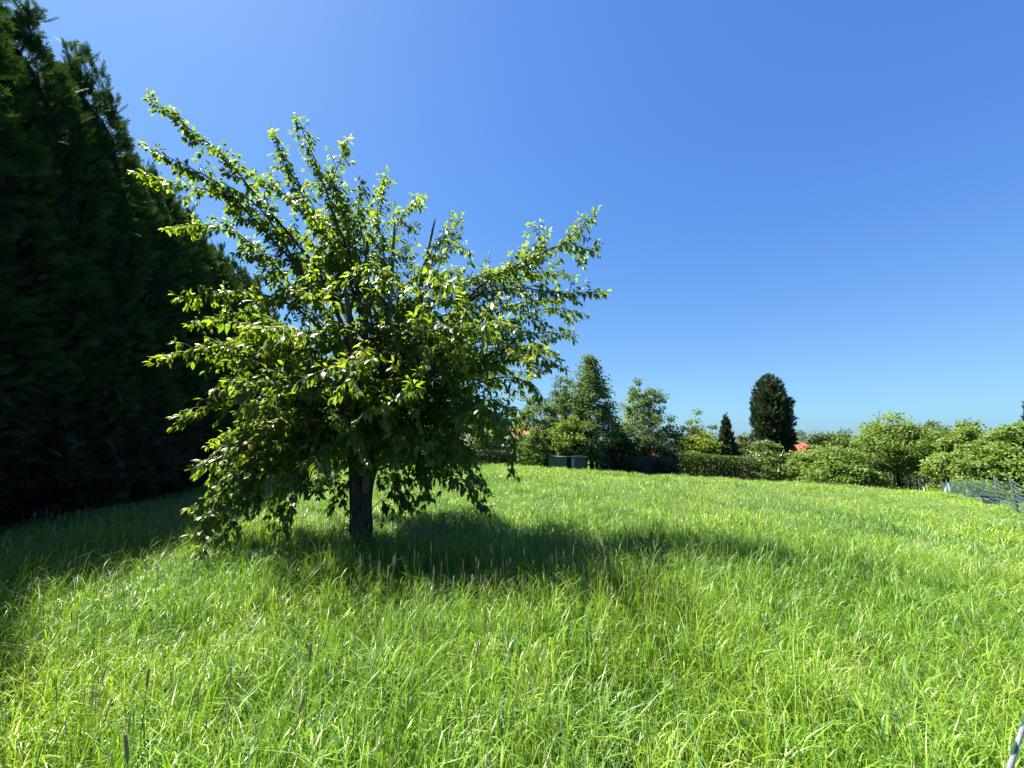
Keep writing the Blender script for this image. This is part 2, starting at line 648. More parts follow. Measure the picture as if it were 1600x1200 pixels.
def build_meadow():
    P, I, S, RZ = [], [], [], []

    def put(x, y, key, h, tilt=True):
        n = len(x)
        z = gz_np(x, y)
        e = 0.4
        gx = (gz_np(x + e, y) - gz_np(x - e, y)) / (2 * e)
        gy = (gz_np(x, y + e) - gz_np(x, y - e)) / (2 * e)
        a = rng.integers(0, 4, n) * (math.pi / 2) + rng.normal(0, 0.06, n)
        P.append(np.stack([x, y, z], -1))
        I.append(rng.choice(names[key], n))
        S.append(np.stack([np.full(n, 1.03), np.full(n, 1.03) * np.where(rng.random(n) < .5, -1, 1), h], -1))
        # XYZ euler: the slope is applied in the turned tile's own axes
        c, s_ = np.cos(a), np.sin(a)
        gxl, gyl = gx * c + gy * s_, -gx * s_ + gy * c
        RZ.append(np.stack([gyl * c + gxl * s_, -(gxl * c - gyl * s_), a], -1))

    def height(x, y):
        h = 0.58 + 0.60 * vnoise(x, y, 1.1, 1) + 0.26 * vnoise(x, y, 0.22, 2)
        hol = np.exp(-(((x - 0.42) / 0.36) ** 2 + ((y - 2.0) / 0.30) ** 2))
        h *= 1 - 0.72 * hol
        h = h * np.clip(0.35 + fence_side(x, y) * 0.16, 0.35, 1.0)
        return h * np.clip(0.55 + hedge_side(x, y) * 0.2, 0.45, 1.0)

    def grid(T, box, cond, key, tall=1.0, off=0.0):
        gx_, gy_ = np.meshgrid(np.arange(box[0], box[1], T), np.arange(box[2], box[3], T))
        x = gx_.ravel() + off + rng.normal(0, 0.04 * T, gx_.size)
        y = gy_.ravel() + rng.normal(0, 0.04 * T, gx_.size)
        ok = cond(x, y) & (hedge_side(x, y) > -0.6)
        x, y = x[ok], y[ok]
        put(x, y, key, height(x, y) * tall)

    wedge = lambda x, y: np.abs(x) < 1.55 * np.maximum(y, 0) + 3.0
    cheb = lambda x, y: np.maximum(np.abs(x), np.abs(y))
    meadow = lambda x, y: (fence_side(x, y) > 0.0) & (y < 33.0)
    grid(NT, (-6, 6, -0.75, 6), lambda x, y: wedge(x, y) & (np.hypot(x, y) > 0.55), 'near')
    grid(MT, (-16, 16, -1.5, 16), lambda x, y: wedge(x, y) & (np.maximum(np.abs(x), y) >= 5.9) & meadow(x, y), 'mid')
    grid(FT, (-27, 51, 1, 45), lambda x, y: wedge(x, y) & (np.maximum(np.abs(x), y) >= 16.3) & meadow(x, y), 'far')
    grid(FT, (6, 64, -1, 50), lambda x, y: (fence_side(x, y) <= 0.3) & (x < 1.7 * y + 8), 'lawn')
    grid(FT, (-40, 60, 34, 60), lambda x, y: (fence_side(x, y) > 0.3), 'lawn')
    n = 150
    x, y = rng.uniform(-6, 6, n), rng.uniform(0.9, 9, n)
    ok = wedge(x, y) & (np.hypot(x, y) > 1.1) & (vnoise(x, y, 0.6, 5) > 0.45) & (hedge_side(x, y) > 1.0)
    put(x[ok], y[ok], 'tuft', rng.uniform(0.55, 0.95, ok.sum()))
    # a dark tall tussock out to the right of the tree's shadow
    for px, py, Y, n in ((1075, 880, 4.4, 9), (960, 870, 4.9, 5), (1240, 905, 4.2, 3)):
        c = pix(px, py, Y)
        x = c.x + rng.normal(0, 0.13, n)
        y = Y + rng.normal(0, 0.13, n)
        P.append(np.stack([x, y, gz_np(x, y)], -1))
        I.append(rng.choice(names['tuft'], n))
        S.append(np.tile([[1.0, 1.0, 0.95]], (n, 1)))
        RZ.append(np.stack([np.zeros(n), np.zeros(n), rng.random(n) * 6.283], -1))
    P, I, S, RZ = np.concatenate(P), np.concatenate(I), np.concatenate(S), np.concatenate(RZ)
    me = bpy.data.meshes.new('meadow_grass')
    me.vertices.add(len(P))
    me.vertices.foreach_set('co', P.astype(np.float32).ravel())
    for nm, ty, arr, f in (('idx', 'INT', I.astype(np.int32), 'value'), ('scl', 'FLOAT_VECTOR', S.astype(np.float32).ravel(), 'vector'), ('rot', 'FLOAT_VECTOR', RZ.astype(np.float32).ravel(), 'vector')):
        me.attributes.new(nm, ty, 'POINT').data.foreach_set(f, arr)
    for m in GM:
        me.materials.append(m)
    o = link('meadow_grass', me, kind='stuff')
    tag(o, 'tall bright green meadow grass covering the whole field', 'grass')
    ng = bpy.data.node_groups.new('scatter_grass', 'GeometryNodeTree')
    ng.interface.new_socket('Geometry', in_out='INPUT', socket_type='NodeSocketGeometry')
    ng.interface.new_socket('Geometry', in_out='OUTPUT', socket_type='NodeSocketGeometry')
    N, L = ng.nodes, ng.links
    gi, go = N.new('NodeGroupInput'), N.new('NodeGroupOutput')
    iop = N.new('GeometryNodeInstanceOnPoints')
    ci = N.new('GeometryNodeCollectionInfo')
    ci.inputs['Collection'].default_value = CLUMPS
    ci.inputs['Separate Children'].default_value = True
    ci.inputs['Reset Children'].default_value = True

    def named(nm, ty):
        n = N.new('GeometryNodeInputNamedAttribute')
        n.data_type = ty
        n.inputs['Name'].default_value = nm
        return n.outputs['Attribute']
    e2r = N.new('FunctionNodeEulerToRotation')
    L.new(named('rot', 'FLOAT_VECTOR'), e2r.inputs[0])
    L.new(gi.outputs[0], iop.inputs['Points'])
    L.new(ci.outputs[0], iop.inputs['Instance'])
    iop.inputs['Pick Instance'].default_value = True
    L.new(named('idx', 'INT'), iop.inputs['Instance Index'])
    L.new(e2r.outputs[0], iop.inputs['Rotation'])
    L.new(named('scl', 'FLOAT_VECTOR'), iop.inputs['Scale'])
    L.new(iop.outputs[0], go.inputs[0])
    md = o.modifiers.new('scatter', 'NODES')
    md.node_group = ng
    return o


build_meadow()

# ------------------------------------------------------------------ cherry tree
TY = 5.9
TK = 1.135            # depth offsets below were judged for a tree 5.2 m away
LEAF_T = np.array([(0.0, -0.012, 0), (0.0, 0.012, 0), (0.16, -0.012, -0.01), (0.16, 0.012, -0.01),
                   (0.16, 0, -0.01), (0.34, -0.165, 0.035), (0.34, 0, -0.015), (0.34, 0.165, 0.035),
                   (0.58, -0.205, 0.030), (0.58, 0, -0.035), (0.58, 0.205, 0.030),
                   (0.82, -0.120, -0.040), (0.82, 0, -0.085), (0.82, 0.120, -0.040),
                   (1.0, -0.008, -0.165), (1.0, 0.008, -0.165)], float)
LEAF_F = np.array([(0, 2, 3, 1), (5, 8, 9, 6), (6, 9, 10, 7), (8, 11, 12, 9), (9, 12, 13, 10)])
LEAF_F3 = np.array([(4, 5, 6), (4, 6, 7), (11, 14, 12), (12, 14, 15), (12, 15, 13)])


def rand_unit(n, r=rng):
    v = r.normal(0, 1, (n, 3))
    return unit(v)


def build_cherry():
    base = pix(565, 830, TY)
    B = np.array([base.x, TY, gz(base.x, TY)])
    root = thing('cherry_tree', 'spreading cherry tree with forked trunk standing alone in the meadow', 'tree', B)

    def Q(px, py, dy=0.0):
        p = pix(px, py, TY + dy * TK)
        return np.array(p) - B

    def tube_obj(name, pts, rads, mat, n=7, lump=0.0, parent=None):
        """tube with uneven, fluted skin"""
        m = MB()
        m.tube(pts, rads, n)
        if lump:
            vs = []
            for i, v in enumerate(m.v):
                ring, k = divmod(i, n)
                if ring >= len(pts):
                    vs.append(v)
                    continue
                c = pts[ring]
                f = 1 + lump * (math.sin(k * 2.4 + 1.7) * 0.6 + math.sin(k * 5.1 + ring * 0.35) * 0.4 + random.uniform(-.25, .25))
                vs.append(tuple(c[j] + (v[j] - c[j]) * f for j in range(3)))
            m.v = vs
        return m.build(name, mat, parent or root, True)

    def taper(n, r0, r1, p=1.0):
        return [r0 + (r1 - r0) * (i / (n - 1)) ** p for i in range(n)]

    # trunk and main stems
    b0 = Q(563, 870)
    b0[2] = -0.25
    b1 = Q(573, 870, 0.06)
    b1[2] = -0.25
    left = catmull([b0, Q(560, 815), Q(556, 770), Q(554, 715), Q(560, 650), Q(568, 560), Q(572, 470), Q(573, 375)], 0.10)
    nl = len(left)
    rl = np.interp(np.linspace(0, 1, nl), [0, .1, .2, .35, .6, 1], [0.200, 0.128, 0.094, 0.070, 0.052, 0.026])
    tube_obj('trunk', [tuple(p) for p in left], list(rl), M_BARK, 18, 0.20)
    right = catmull([b1, Q(572, 800, 0.05), Q(578, 748, 0.08), Q(602, 690, 0.18), Q(630, 620, 0.25), Q(648, 540, 0.3), Q(655, 470, 0.32), Q(664, 415, 0.32), Q(680, 342, 0.3)], 0.10)
    nr = len(right)
    rr = np.interp(np.linspace(0, 1, nr), [0, .15, .3, .6, .95, 1], [0.12, 0.085, 0.064, 0.045, 0.020, 0.010])
    tube_obj('stem', [tuple(p) for p in right], list(rr), M_BARK, 16, 0.18)
    mid = catmull([Q(570, 770, -0.02), Q(576, 710, -0.05), Q(592, 620, -0.1), Q(606, 530, -0.12), Q(611, 450, -0.12), Q(614, 400, -0.12), Q(617, 347, -0.12)], 0.10)
    nm = len(mid)
    tube_obj('stem', [tuple(p) for p in mid], list(np.interp(np.linspace(0, 1, nm), [0, .3, .9, 1], [0.060, 0.045, 0.026, 0.013])), M_DEADWOOD, 10, 0.1)
    back = catmull([Q(572, 760, 0.1), Q(590, 690, 0.45), Q(585, 600, 0.8), Q(600, 500, 1.0), Q(590, 400, 1.1)], 0.10)
    tube_obj('stem', [tuple(p) for p in back], taper(len(back), 0.08, 0.03), M_BARK, 9, 0.1)
    front = catmull([Q(560, 740, -0.05), Q(545, 660, -0.45), Q(550, 560, -0.75), Q(540, 450, -0.9)], 0.10)
    tube_obj('stem', [tuple(p) for p in front], taper(len(front), 0.07, 0.025), M_BARK, 9, 0.1)

    # limbs traced from the photograph: (points, tip depth offset, base radius)
    limbs = [
        ([(566, 590), (500, 430), (420, 330), (350, 245), (300, 205), (230, 147)], -0.3, .045),
        ([(560, 600), (490, 450), (420, 370), (340, 288), (222, 225)], -0.7, .04),
        ([(470, 420), (400, 320), (330, 298), (270, 285), (206, 268)], -0.2, .022),
        ([(555, 610), (480, 480), (400, 385), (330, 352), (258, 358)], 0.5, .035),
        ([(540, 560), (460, 480), (370, 455), (275, 468)], 0.2, .03),
        ([(555, 660), (470, 560), (390, 490), (295, 508)], 0.3, .035),
        ([(550, 660), (450, 590), (350, 540), (242, 567)], -0.8, .04),
        ([(550, 680), (470, 630), (390, 600), (320, 625)], -1.2, .03),
        ([(548, 690), (450, 640), (350, 625), (270, 667)], -0.5, .036),
        ([(548, 700), (460, 660), (380, 690), (310, 738)], -1.0, .034),
        ([(550, 700), (470, 680), (390, 730), (335, 790), (312, 868)], -1.5, .036),
        ([(552, 705), (490, 690), (430, 730), (370, 775), (330, 830)], -1.1, .03),
        ([(555, 700), (510, 690), (470, 740), (445, 835)], -1.3, .03),
        ([(555, 710), (520, 690), (490, 720), (480, 770)], -0.7, .022),
        # top
        ([(572, 560), (555, 430), (520, 330), (490, 245), (462, 178)], 0.1, .04),
        ([(566, 580), (530, 420), (480, 320), (445, 250), (425, 202)], 0.5, .034),
        ([(560, 470), (540, 350), (520, 290), (545, 218)], -0.4, .022),
        ([(610, 480), (600, 400), (590, 330), (604, 268)], 0.0, .024),
        ([(612, 450), (615, 380), (630, 335), (662, 305)], 0.3, .018),
        ([(655, 480), (660, 420), (690, 370), (718, 338)], 0.2, .02),
        ([(664, 430), (690, 400), (710, 385), (735, 392)], 0.5, .014),
        ([(572, 500), (545, 420), (500, 360), (470, 300)], -0.9, .024),
        # right
        ([(625, 620), (690, 520), (760, 440), (840, 400), (890, 372), (932, 326)], 0.0, .042),
        ([(760, 440), (800, 420), (845, 378), (828, 352)], -0.2, .014),
        ([(850, 392), (890, 380), (915, 390), (938, 382)], 0.0, .012),
        ([(640, 580), (720, 480), (800, 450), (870, 458), (948, 456)], -0.4, .034),
        ([(700, 500), (780, 440), (850, 425), (900, 432)], 0.4, .02),
        ([(632, 610), (720, 550), (800, 500), (860, 482), (915, 490)], 0.3, .032),
        ([(720, 550), (800, 530), (850, 520), (898, 524)], 0.5, .02),
        ([(628, 640), (720, 580), (790, 545), (840, 555), (885, 578)], -0.5, .034),
        ([(612, 680), (700, 620), (780, 590), (830, 600), (850, 630)], 0.2, .03),
        ([(610, 690), (690, 650), (760, 640), (800, 680), (798, 738)], -0.5, .03),
        ([(600, 700), (650, 690), (700, 740), (765, 800)], -0.4, .026),
        ([(600, 705), (640, 690), (665, 730), (672, 778)], -0.8, .02),
        ([(606, 690), (670, 660), (720, 690), (735, 735)], 0.4, .02),
        ([(630, 620), (690, 610), (770, 650), (815, 660)], 0.8, .022),
        ([(600, 740), (615, 745), (625, 770), (640, 790)], -0.3, .010),
        ([(588, 765), (602, 748), (616, 738), (630, 752)], -0.30, .010),
        ([(582, 792), (600, 778), (618, 772), (632, 788)], -0.25, .008),
        ([(560, 740), (548, 750), (538, 760), (532, 785)], -0.20, .008),
        # low hanging skirts
        ([(550, 690), (480, 670), (420, 720), (400, 800)], -0.6, .022),
        ([(550, 700), (470, 690), (385, 760), (352, 848)], -1.0, .022),
        ([(552, 705), (500, 690), (460, 720), (420, 795)], 0.2, .020),
        ([(545, 700), (430, 660), (345, 700), (330, 775)], -0.3, .022),
        ([(600, 700), (660, 680), (720, 720), (762, 765)], 0.3, .020),
        ([(605, 700), (650, 670), (700, 700), (704, 760)], -0.5, .018),
        ([(556, 715), (530, 690), (505, 715), (498, 775)], -0.5, .016),
        ([(605, 690), (630, 670), (650, 690), (655, 745)], -0.6, .016),
        # fuller shoulder of the crown
        ([(572, 520), (540, 430), (470, 370), (400, 345)], 0.9, .024),
        ([(572, 520), (520, 380), (440, 300), (380, 265)], 0.4, .024),
        ([(590, 500), (560, 400), (540, 320), (510, 270)], 0.9, .024),
        ([(575, 540), (500, 440), (430, 400), (370, 395)], -0.4, .024),
        ([(580, 480), (570, 390), (560, 330), (570, 290)], -0.6, .020),
        ([(600, 520), (640, 440), (680, 430), (720, 420)], 0.8, .020),
        ([(640, 520), (700, 450), (760, 430), (800, 415)], 0.9, .024),
        ([(650, 560), (740, 500), (830, 470), (880, 470)], 0.9, .024),
        ([(640, 600), (740, 560), (820, 540), (870, 550)], 1.0, .024),
        ([(600, 640), (700, 600), (790, 560), (860, 530)], -0.2, .026),
        ([(550, 640), (470, 540), (400, 520), (330, 560)], 0.9, .026),
        ([(550, 690), (480, 650), (420, 670), (370, 720)], 0.6, .026),
        ([(552, 690), (500, 660), (430, 640), (350, 680)], 1.2, .026),
    ]
    paths = []
    for pts, dy, r0 in limbs:
        n = len(pts)
        P = [Q(px, py, dy * (i / (n - 1)) ** 1.2 + 0.05) for i, (px, py) in enumerate(pts)]
        c = catmull(P, 0.07)
        c += rng.normal(0, 0.006, c.shape)
        paths.append((c, r0, 1))
    # limbs towards and away from the viewer, and up through the middle
    starts = [left, right, mid, back, front]
    made = 0
    while made < 104:
        a, q = rng.random() * 6.283, rng.uniform(0.05, 1.0) ** 0.7
        px, py = 592 + 252 * q * math.cos(a), 578 + 188 * q * math.sin(a)
        if (px > 640 and py < 425 + (px - 640) * 0.25) or (py > 690 and abs(px - 575) < 75):
            continue
        dy = rng.uniform(-1.95, 2.8)
        e = Q(px, py, dy)
        st = starts[rng.integers(0, 5)]
        want = e[2] - rng.uniform(0.1, 0.9)
        cand = [j for j in range(int(len(st) * 0.24), int(len(st) * 0.80))]
        i = min(cand, key=lambda j: abs(st[j][2] - want))
        p = st[i].copy()
        v = e - p
        ln = float(np.linalg.norm(v))
        if ln < 0.6 or ln > 4.0:
            continue
        P = [p, p + v * 0.35 + np.array([0, 0, 0.10 * ln]), p + v * 0.72 + np.array([0, 0, 0.09 * ln]), e]
        P[1] += rng.normal(0, 0.05, 3) * ln
        P[2] += rng.normal(0, 0.05, 3) * ln
        paths.append((catmull(P, 0.09), rng.uniform(.015, .026), 0))
        made += 1
    lp, ld, ls, lr = [], [], [], []     # leaves
    twig = MB()

    def leaves_along(c, spacing, ln, drop):
        seg = np.linalg.norm(np.diff(c, axis=0), axis=1)
        s = np.concatenate([[0], np.cumsum(seg)])
        n = max(2, int(s[-1] / spacing))
        ss = np.sort(rng.random(n)) * s[-1]
        pos = np.stack([np.interp(ss, s, c[:, j]) for j in range(3)], -1)
        tn = unit(np.gradient(c, axis=0))
        tan = np.stack([np.interp(ss, s, tn[:, j]) for j in range(3)], -1)
        side = rand_unit(n)
        side = unit(side - tan * np.sum(side * tan, -1, keepdims=True))
        d = unit(tan * 0.55 + side * 0.85 + np.array([0, 0, -drop]) * rng.uniform(0.4, 1.3, (n, 1)))
        lp.append(pos)
        ld.append(d)
        ls.append(ln * np.clip(rng.normal(1.0, 0.2, n), 0.5, 1.4))
        # young reddish-yellow leaves only at the tips
        tipf = ss / s[-1]
        lr.append(np.clip(rng.normal(0.48, 0.2, n), 0, 0.9) + np.where((tipf > 0.93) & (rng.random(n) < 0.35), 0.3, 0.0))
        # terminal leaves
        m = 3
        lp.append(np.repeat(c[-1:], m, 0))
        ld.append(unit(tn[-1] + rng.normal(0, 0.5, (m, 3)) + np.array([0, 0, -0.1])))
        ls.append(ln * rng.uniform(0.6, 1.0, m))
        lr.append(rng.uniform(0.5, 1.0, m))

    for c, r0, traced in paths:
        n = len(c)
        tube_obj('branch', [tuple(p) for p in c], taper(n, r0, 0.004, 0.8), M_BARK if r0 > .02 else M_TWIG, 6 if r0 > 0.02 else 5, 0.06)
        seg = np.linalg.norm(np.diff(c, axis=0), axis=1)
        s = np.concatenate([[0], np.cumsum(seg)])
        Lg = s[-1]
        tn = unit(np.gradient(c, axis=0))
        # leaf-lined outer part of the limb itself
        i0 = int(n * 0.45)
        leaves_along(c[i0:], 0.019 if traced else 0.017, 0.114, 0.95)
        # side shoots
        u = 0.28 * Lg if traced else 0.22 * Lg
        while u < Lg * 0.96:
            f = u / Lg
            p = np.array([np.interp(u, s, c[:, j]) for j in range(3)])
            t = np.array([np.interp(u, s, tn[:, j]) for j in range(3)])
            v = rand_unit(1)[0]
            v = unit((v - t * v.dot(t))[None])[0]
            d = unit((t * rng.uniform(0.5, 0.9) + v * 0.8 + np.array([0, 0, 0.05]))[None])[0]
            ln = (0.70 - 0.58 * f) * rng.uniform(0.6, 1.2) if traced else rng.uniform(0.22, 0.55)
            droop = rng.uniform(0.0, 0.25) * ln
            P = [p, p + d * ln * 0.5, p + d * ln - np.array([0, 0, droop])]
            cc = catmull(P, 0.06)
            m = len(cc)
            twig.tube([tuple(q) for q in cc], taper(m, 0.006, 0.002), 4, False)
            leaves_along(cc, 0.0235, 0.112, 0.95)
            u += rng.uniform(0.07, 0.13)
    twig.build('twigs', M_TWIG, root, True)['kind'] = 'stuff'
    lp, ld, ls, lr = np.concatenate(lp), np.concatenate(ld), np.concatenate(ls), np.concatenate(lr)
    keep = lp[:, 2] > 0.32
    lp, ld, ls, lr = lp[keep], ld[keep], ls[keep], lr[keep]
    nl_ = len(lp)
    nrm = np.stack([rng.normal(0, 0.45, nl_), rng.normal(0, 0.45, nl_), np.ones(nl_)], -1)
    M = frames(ld, nrm)
    wid = np.stack([ls, ls * rng.uniform(0.72, 1.02, nl_), ls * rng.uniform(0.3, 1.8, nl_)], -1)
    dist = np.linalg.norm(lp + B - np.array([0, 0, EYE]), axis=1)
    order = np.argsort(dist / ls)
    own, rest = order[:300], order[300:]
    V, F, rn = stamp(LEAF_T, LEAF_F, lp[rest], M[rest], wid[rest], lr[rest])
    _, F3, _ = stamp(LEAF_T, LEAF_F3, lp[rest], M[rest], wid[rest], lr[rest])
    me = mesh_arrays('foliage', V, [F, F3], [M_CHERRY], True, rn)
    link('foliage', me, root, kind='stuff')
    variants = [mesh_arrays('leaf', LEAF_T * np.array([1, 1, z]), [LEAF_F, LEAF_F3], [M_CHERRY], True, np.full(len(LEAF_T), v))
                for v, z in ((0.25, 0.6), (0.4, 1.0), (0.5, 1.4), (0.6, 0.8), (0.75, 1.2), (0.9, 0.7))]
    for q, i in enumerate(own):
        o = bpy.data.objects.new('leaf', variants[q % 6])
        COL.objects.link(o)
        o.parent = root
        mt = Matrix(M[i].tolist()).to_4x4()
        mt = Matrix.Translation(Vector(lp[i])) @ mt @ Matrix.Diagonal((*([ls[i]] * 3), 1))
        o.matrix_local = mt
    print('cherry leaves', nl_)


build_cherry()

# ------------------------------------------------------------------ tall cypress hedge on the left
def spray_template():
    """flat feathery spray, unit length along x"""
    V, F = [], []
    r = random.Random(3)

    def strip(p, d, ln, w, n):
        b = len(V)
        s = np.cross(d, n)
        V.extend([p - s * w, p + s * w, p + d * ln * 0.6 + s * w * 0.75, p + d * ln * 0.6 - s * w * 0.75, p + d * ln - n * ln * 0.12])
        F.append((b, b + 1, b + 2, b + 3))
        F.append((b + 3, b + 2, b + 4, b + 4))
    X, Z = np.array([1., 0, 0]), np.array([0, 0, 1.])
    strip(np.zeros(3), X, 1.0, 0.022, Z)
    for k in range(9):
        t = 0.12 + 0.085 * k
        for s in (-1, 1):
            a = R(48 - 2 * k + r.uniform(-8, 8))
            d = np.array([math.cos(a), s * math.sin(a), r.uniform(-.12, .12)])
            strip(np.array([t, 0, -0.08 * t * t]), d / np.linalg.norm(d), (0.46 - 0.30 * abs(t - 0.35)) * r.uniform(.8, 1.1) * (1.05 - 0.55 * t), 0.024, Z)
    F4 = [f for f in F if f[2] != f[3]]
    F3 = [f[:3] for f in F if f[2] == f[3]]
    return np.array(V), np.array(F4), np.array(F3)


SPR_V, SPR_F4, SPR_F3 = spray_template()


def conifer_mesh(name, H, rad, n, seed, mat, size=(0.30, 0.55), prof=None, low=0.0, dead=None, feather=False):
    """columnar conifer clothed in sprays; rad(t) outer radius, t = height fraction"""
    r = np.random.default_rng(seed)
    t = r.random(n * 2)
    w = np.array([prof(a) for a in t])
    t = t[r.random(n * 2) < (0.25 + 0.75 * w / w.max())][:n]
    n = len(t)
    az = r.random(n) * 6.283
    rr = np.array([prof(a) for a in t]) * rad
    # vertical leaders: bulges round the trunk
    bul = 1 + 0.10 * np.sin(az * 5 + seed + 3 * np.sin(t * 9 + seed)) + 0.08 * np.sin(t * 38 + az * 2)
    depth = np.clip(1 - np.abs(r.normal(0, 0.10, n)), 0.55, 1.0)
    q = rr * bul * depth
    pos = np.stack([q * np.cos(az), q * np.sin(az), low + t * (H - low)], -1)
    out = np.stack([np.cos(az), np.sin(az), np.zeros(n)], -1)
    upw = np.clip(0.15 + 0.95 * t ** 1.5 + r.normal(0, 0.3, n), -0.5, 2.0)
    d = unit(out * 0.8 + np.stack([np.zeros(n), np.zeros(n), upw], -1) + r.normal(0, 0.28, (n, 3)))
    side = np.cross(out, np.array([0, 0, 1.0]))
    nm = unit(np.stack([np.zeros(n), np.zeros(n), np.ones(n)], -1) * 0.5 + side * r.normal(0, 0.9, (n, 1)) + out * 0.3)
    s = size[0] + (size[1] - size[0]) * r.random(n)
    pos = pos - d * (s * 0.45)[:, None]
    # pointed leader at the top
    nlead = 9
    la, lt = r.random(nlead) * 6.283, 0.80 + 0.2 * r.random(nlead)
    lx = np.array([prof(min(q_, .98)) for q_ in lt]) * rad * 0.75
    lead = np.repeat(np.stack([lx * np.cos(la), lx * np.sin(la), low + lt * (H - low)], -1), 16, 0) if feather else np.zeros((0, 3))
    nlp = len(lead)
    lead = lead + np.stack([r.normal(0, .07, nlp), r.normal(0, .07, nlp), r.random(nlp) * 0.55], -1)
    ldir = unit(np.stack([r.normal(0, .5, nlp), r.normal(0, .5, nlp), np.ones(nlp) * 0.9], -1))
    pos, d = np.concatenate([pos, lead]), np.concatenate([d, ldir])
    nm, s = np.concatenate([nm, rand_unit(nlp, r)]), np.concatenate([s, r.uniform(.22, .42, nlp)])
    m = max(8, n // 90)
    tp = np.stack([r.normal(0, 0.10, m), r.normal(0, 0.10, m), H - r.random(m) * 0.7], -1)
    td = unit(np.stack([r.normal(0, 0.35, m), r.normal(0, 0.35, m), np.ones(m)], -1))
    pos = np.concatenate([pos, tp])
    d = np.concatenate([d, td])
    nm = np.concatenate([nm, rand_unit(m, r)])
    s = np.concatenate([s, 0.25 + 0.2 * r.random(m)])
    rn = np.clip(r.normal(0.5, 0.22, len(s)), 0, 1)
    V, F, R1 = stamp(SPR_V, SPR_F4, pos, frames(d, nm), s, rn)
    _, F3, _ = stamp(SPR_V, SPR_F3, pos, frames(d, nm), s, rn)
    mi = None
    mats = [mat]
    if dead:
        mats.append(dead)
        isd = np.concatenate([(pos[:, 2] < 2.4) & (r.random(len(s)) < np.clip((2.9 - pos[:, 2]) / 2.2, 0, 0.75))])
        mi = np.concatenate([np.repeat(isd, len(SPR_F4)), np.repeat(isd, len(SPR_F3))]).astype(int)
    return mesh_arrays(name, V, [F, F3], mats, False, R1, mi)


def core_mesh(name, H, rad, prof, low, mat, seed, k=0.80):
    """dark core added inside the crown to block light, as an uneven closed body"""
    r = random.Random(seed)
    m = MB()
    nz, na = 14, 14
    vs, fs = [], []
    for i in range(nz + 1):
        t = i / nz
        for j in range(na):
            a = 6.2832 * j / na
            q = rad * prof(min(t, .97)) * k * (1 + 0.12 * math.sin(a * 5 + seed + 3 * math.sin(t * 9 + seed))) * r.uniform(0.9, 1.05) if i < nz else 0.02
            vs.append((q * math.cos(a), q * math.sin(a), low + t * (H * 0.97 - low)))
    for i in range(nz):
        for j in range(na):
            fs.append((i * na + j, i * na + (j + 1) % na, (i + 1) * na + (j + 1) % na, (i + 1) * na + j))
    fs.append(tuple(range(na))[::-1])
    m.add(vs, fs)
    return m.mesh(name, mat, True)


M_CORE = solid_mat('conifer_shade_core', (0.006, 0.009, 0.005), (0.014, 0.018, 0.009), 6.0, 0.95, 0.5, 0.05)  # near-black: shade inside the crown is put into the core's colour


def hedge_prof(t):
    if t < 0.06:
        return 0.86 + 2 * t
    return max(0.05, (1 - ((t - 0.06) / 0.94) ** 5.5)) ** 0.8


def build_hedge():
    sil_x = [-400, 0, 40, 100, 150, 190, 240, 290, 340, 365, 430, 480, 520]
    sil_y = [-260, -5, 45, 90, 160, 215, 318, 372, 418, 448, 520, 570, 600]
    H0 = 9.0
    crowns, cores = [], []
    for v in range(3):
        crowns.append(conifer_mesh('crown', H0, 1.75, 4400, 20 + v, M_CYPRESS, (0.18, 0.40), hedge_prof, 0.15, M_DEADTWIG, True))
        cores.append(core_mesh('inner_blocker', H0, 1.75, hedge_prof, 0.1, M_CORE, 20 + v))
    tm = MB()
    tm.tube([(0, 0, -0.3), (0.03, 0, 1.5), (0, 0.04, 5)], [0.22, 0.17, 0.08], 8)
    trunk = tm.mesh('trunk', M_TRUNK, True)
    s = -6.6
    i = 0
    while s < 36:
        c = HP + HD * s - HN * (1.4 + random.uniform(-.25, .15))
        x, y = float(c[0]), float(c[1])
        z = gz(x, y)
        H = 12.2 + random.uniform(-.3, .3)
        if y > 5.0:
            ppx, _ = proj((x, y, 5))
            ty = np.interp(ppx, sil_x, sil_y) + float(np.interp(ppx, [200, 300], [30, -10]))
            H = pix(ppx, ty, y).z - z
            H = min(max(H, 7.0), 10.5) * (random.uniform(0.93, 0.99) if i % 3 else random.uniform(1.0, 1.05))
        if i < 0:
            lab = 'tall dark cypress of the hedge row standing beside the viewer'
        elif True:
            od = ['first', 'second', 'third', 'fourth', 'fifth', 'sixth', 'seventh', 'eighth', 'ninth', 'tenth', 'eleventh', 'twelfth', 'thirteenth', 'fourteenth', 'fifteenth', 'sixteenth', 'seventeenth', 'eighteenth', 'nineteenth', 'twentieth', 'twenty-first', 'twenty-second', 'twenty-third', 'twenty-fourth', 'twenty-fifth', 'twenty-sixth', 'twenty-seventh', 'twenty-eighth', 'twenty-ninth', 'thirtieth', 'last']
            k = i
            lab = 'tall dark cypress, %s along the shaded hedge row counting from the viewer' % od[k]
        else:
            lab = 'dark cypress at the far end of the hedge row, hidden largely by the cherry tree'
        root = thing('hedge_cypress', lab, 'conifer', (x, y, z), 'tall cypress hedge along the left of the meadow')
        v = (i * 2 + i // 3) % 3
        a = random.uniform(0, 6.28)
        for nm, me in (('crown', crowns[v]), ('inner_blocker', cores[v]), ('trunk', trunk)):
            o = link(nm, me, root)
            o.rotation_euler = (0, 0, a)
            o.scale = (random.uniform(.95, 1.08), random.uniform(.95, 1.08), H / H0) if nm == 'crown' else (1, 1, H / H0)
        s += 1.55 + random.uniform(-.12, .12)
        i += 1


build_hedge()

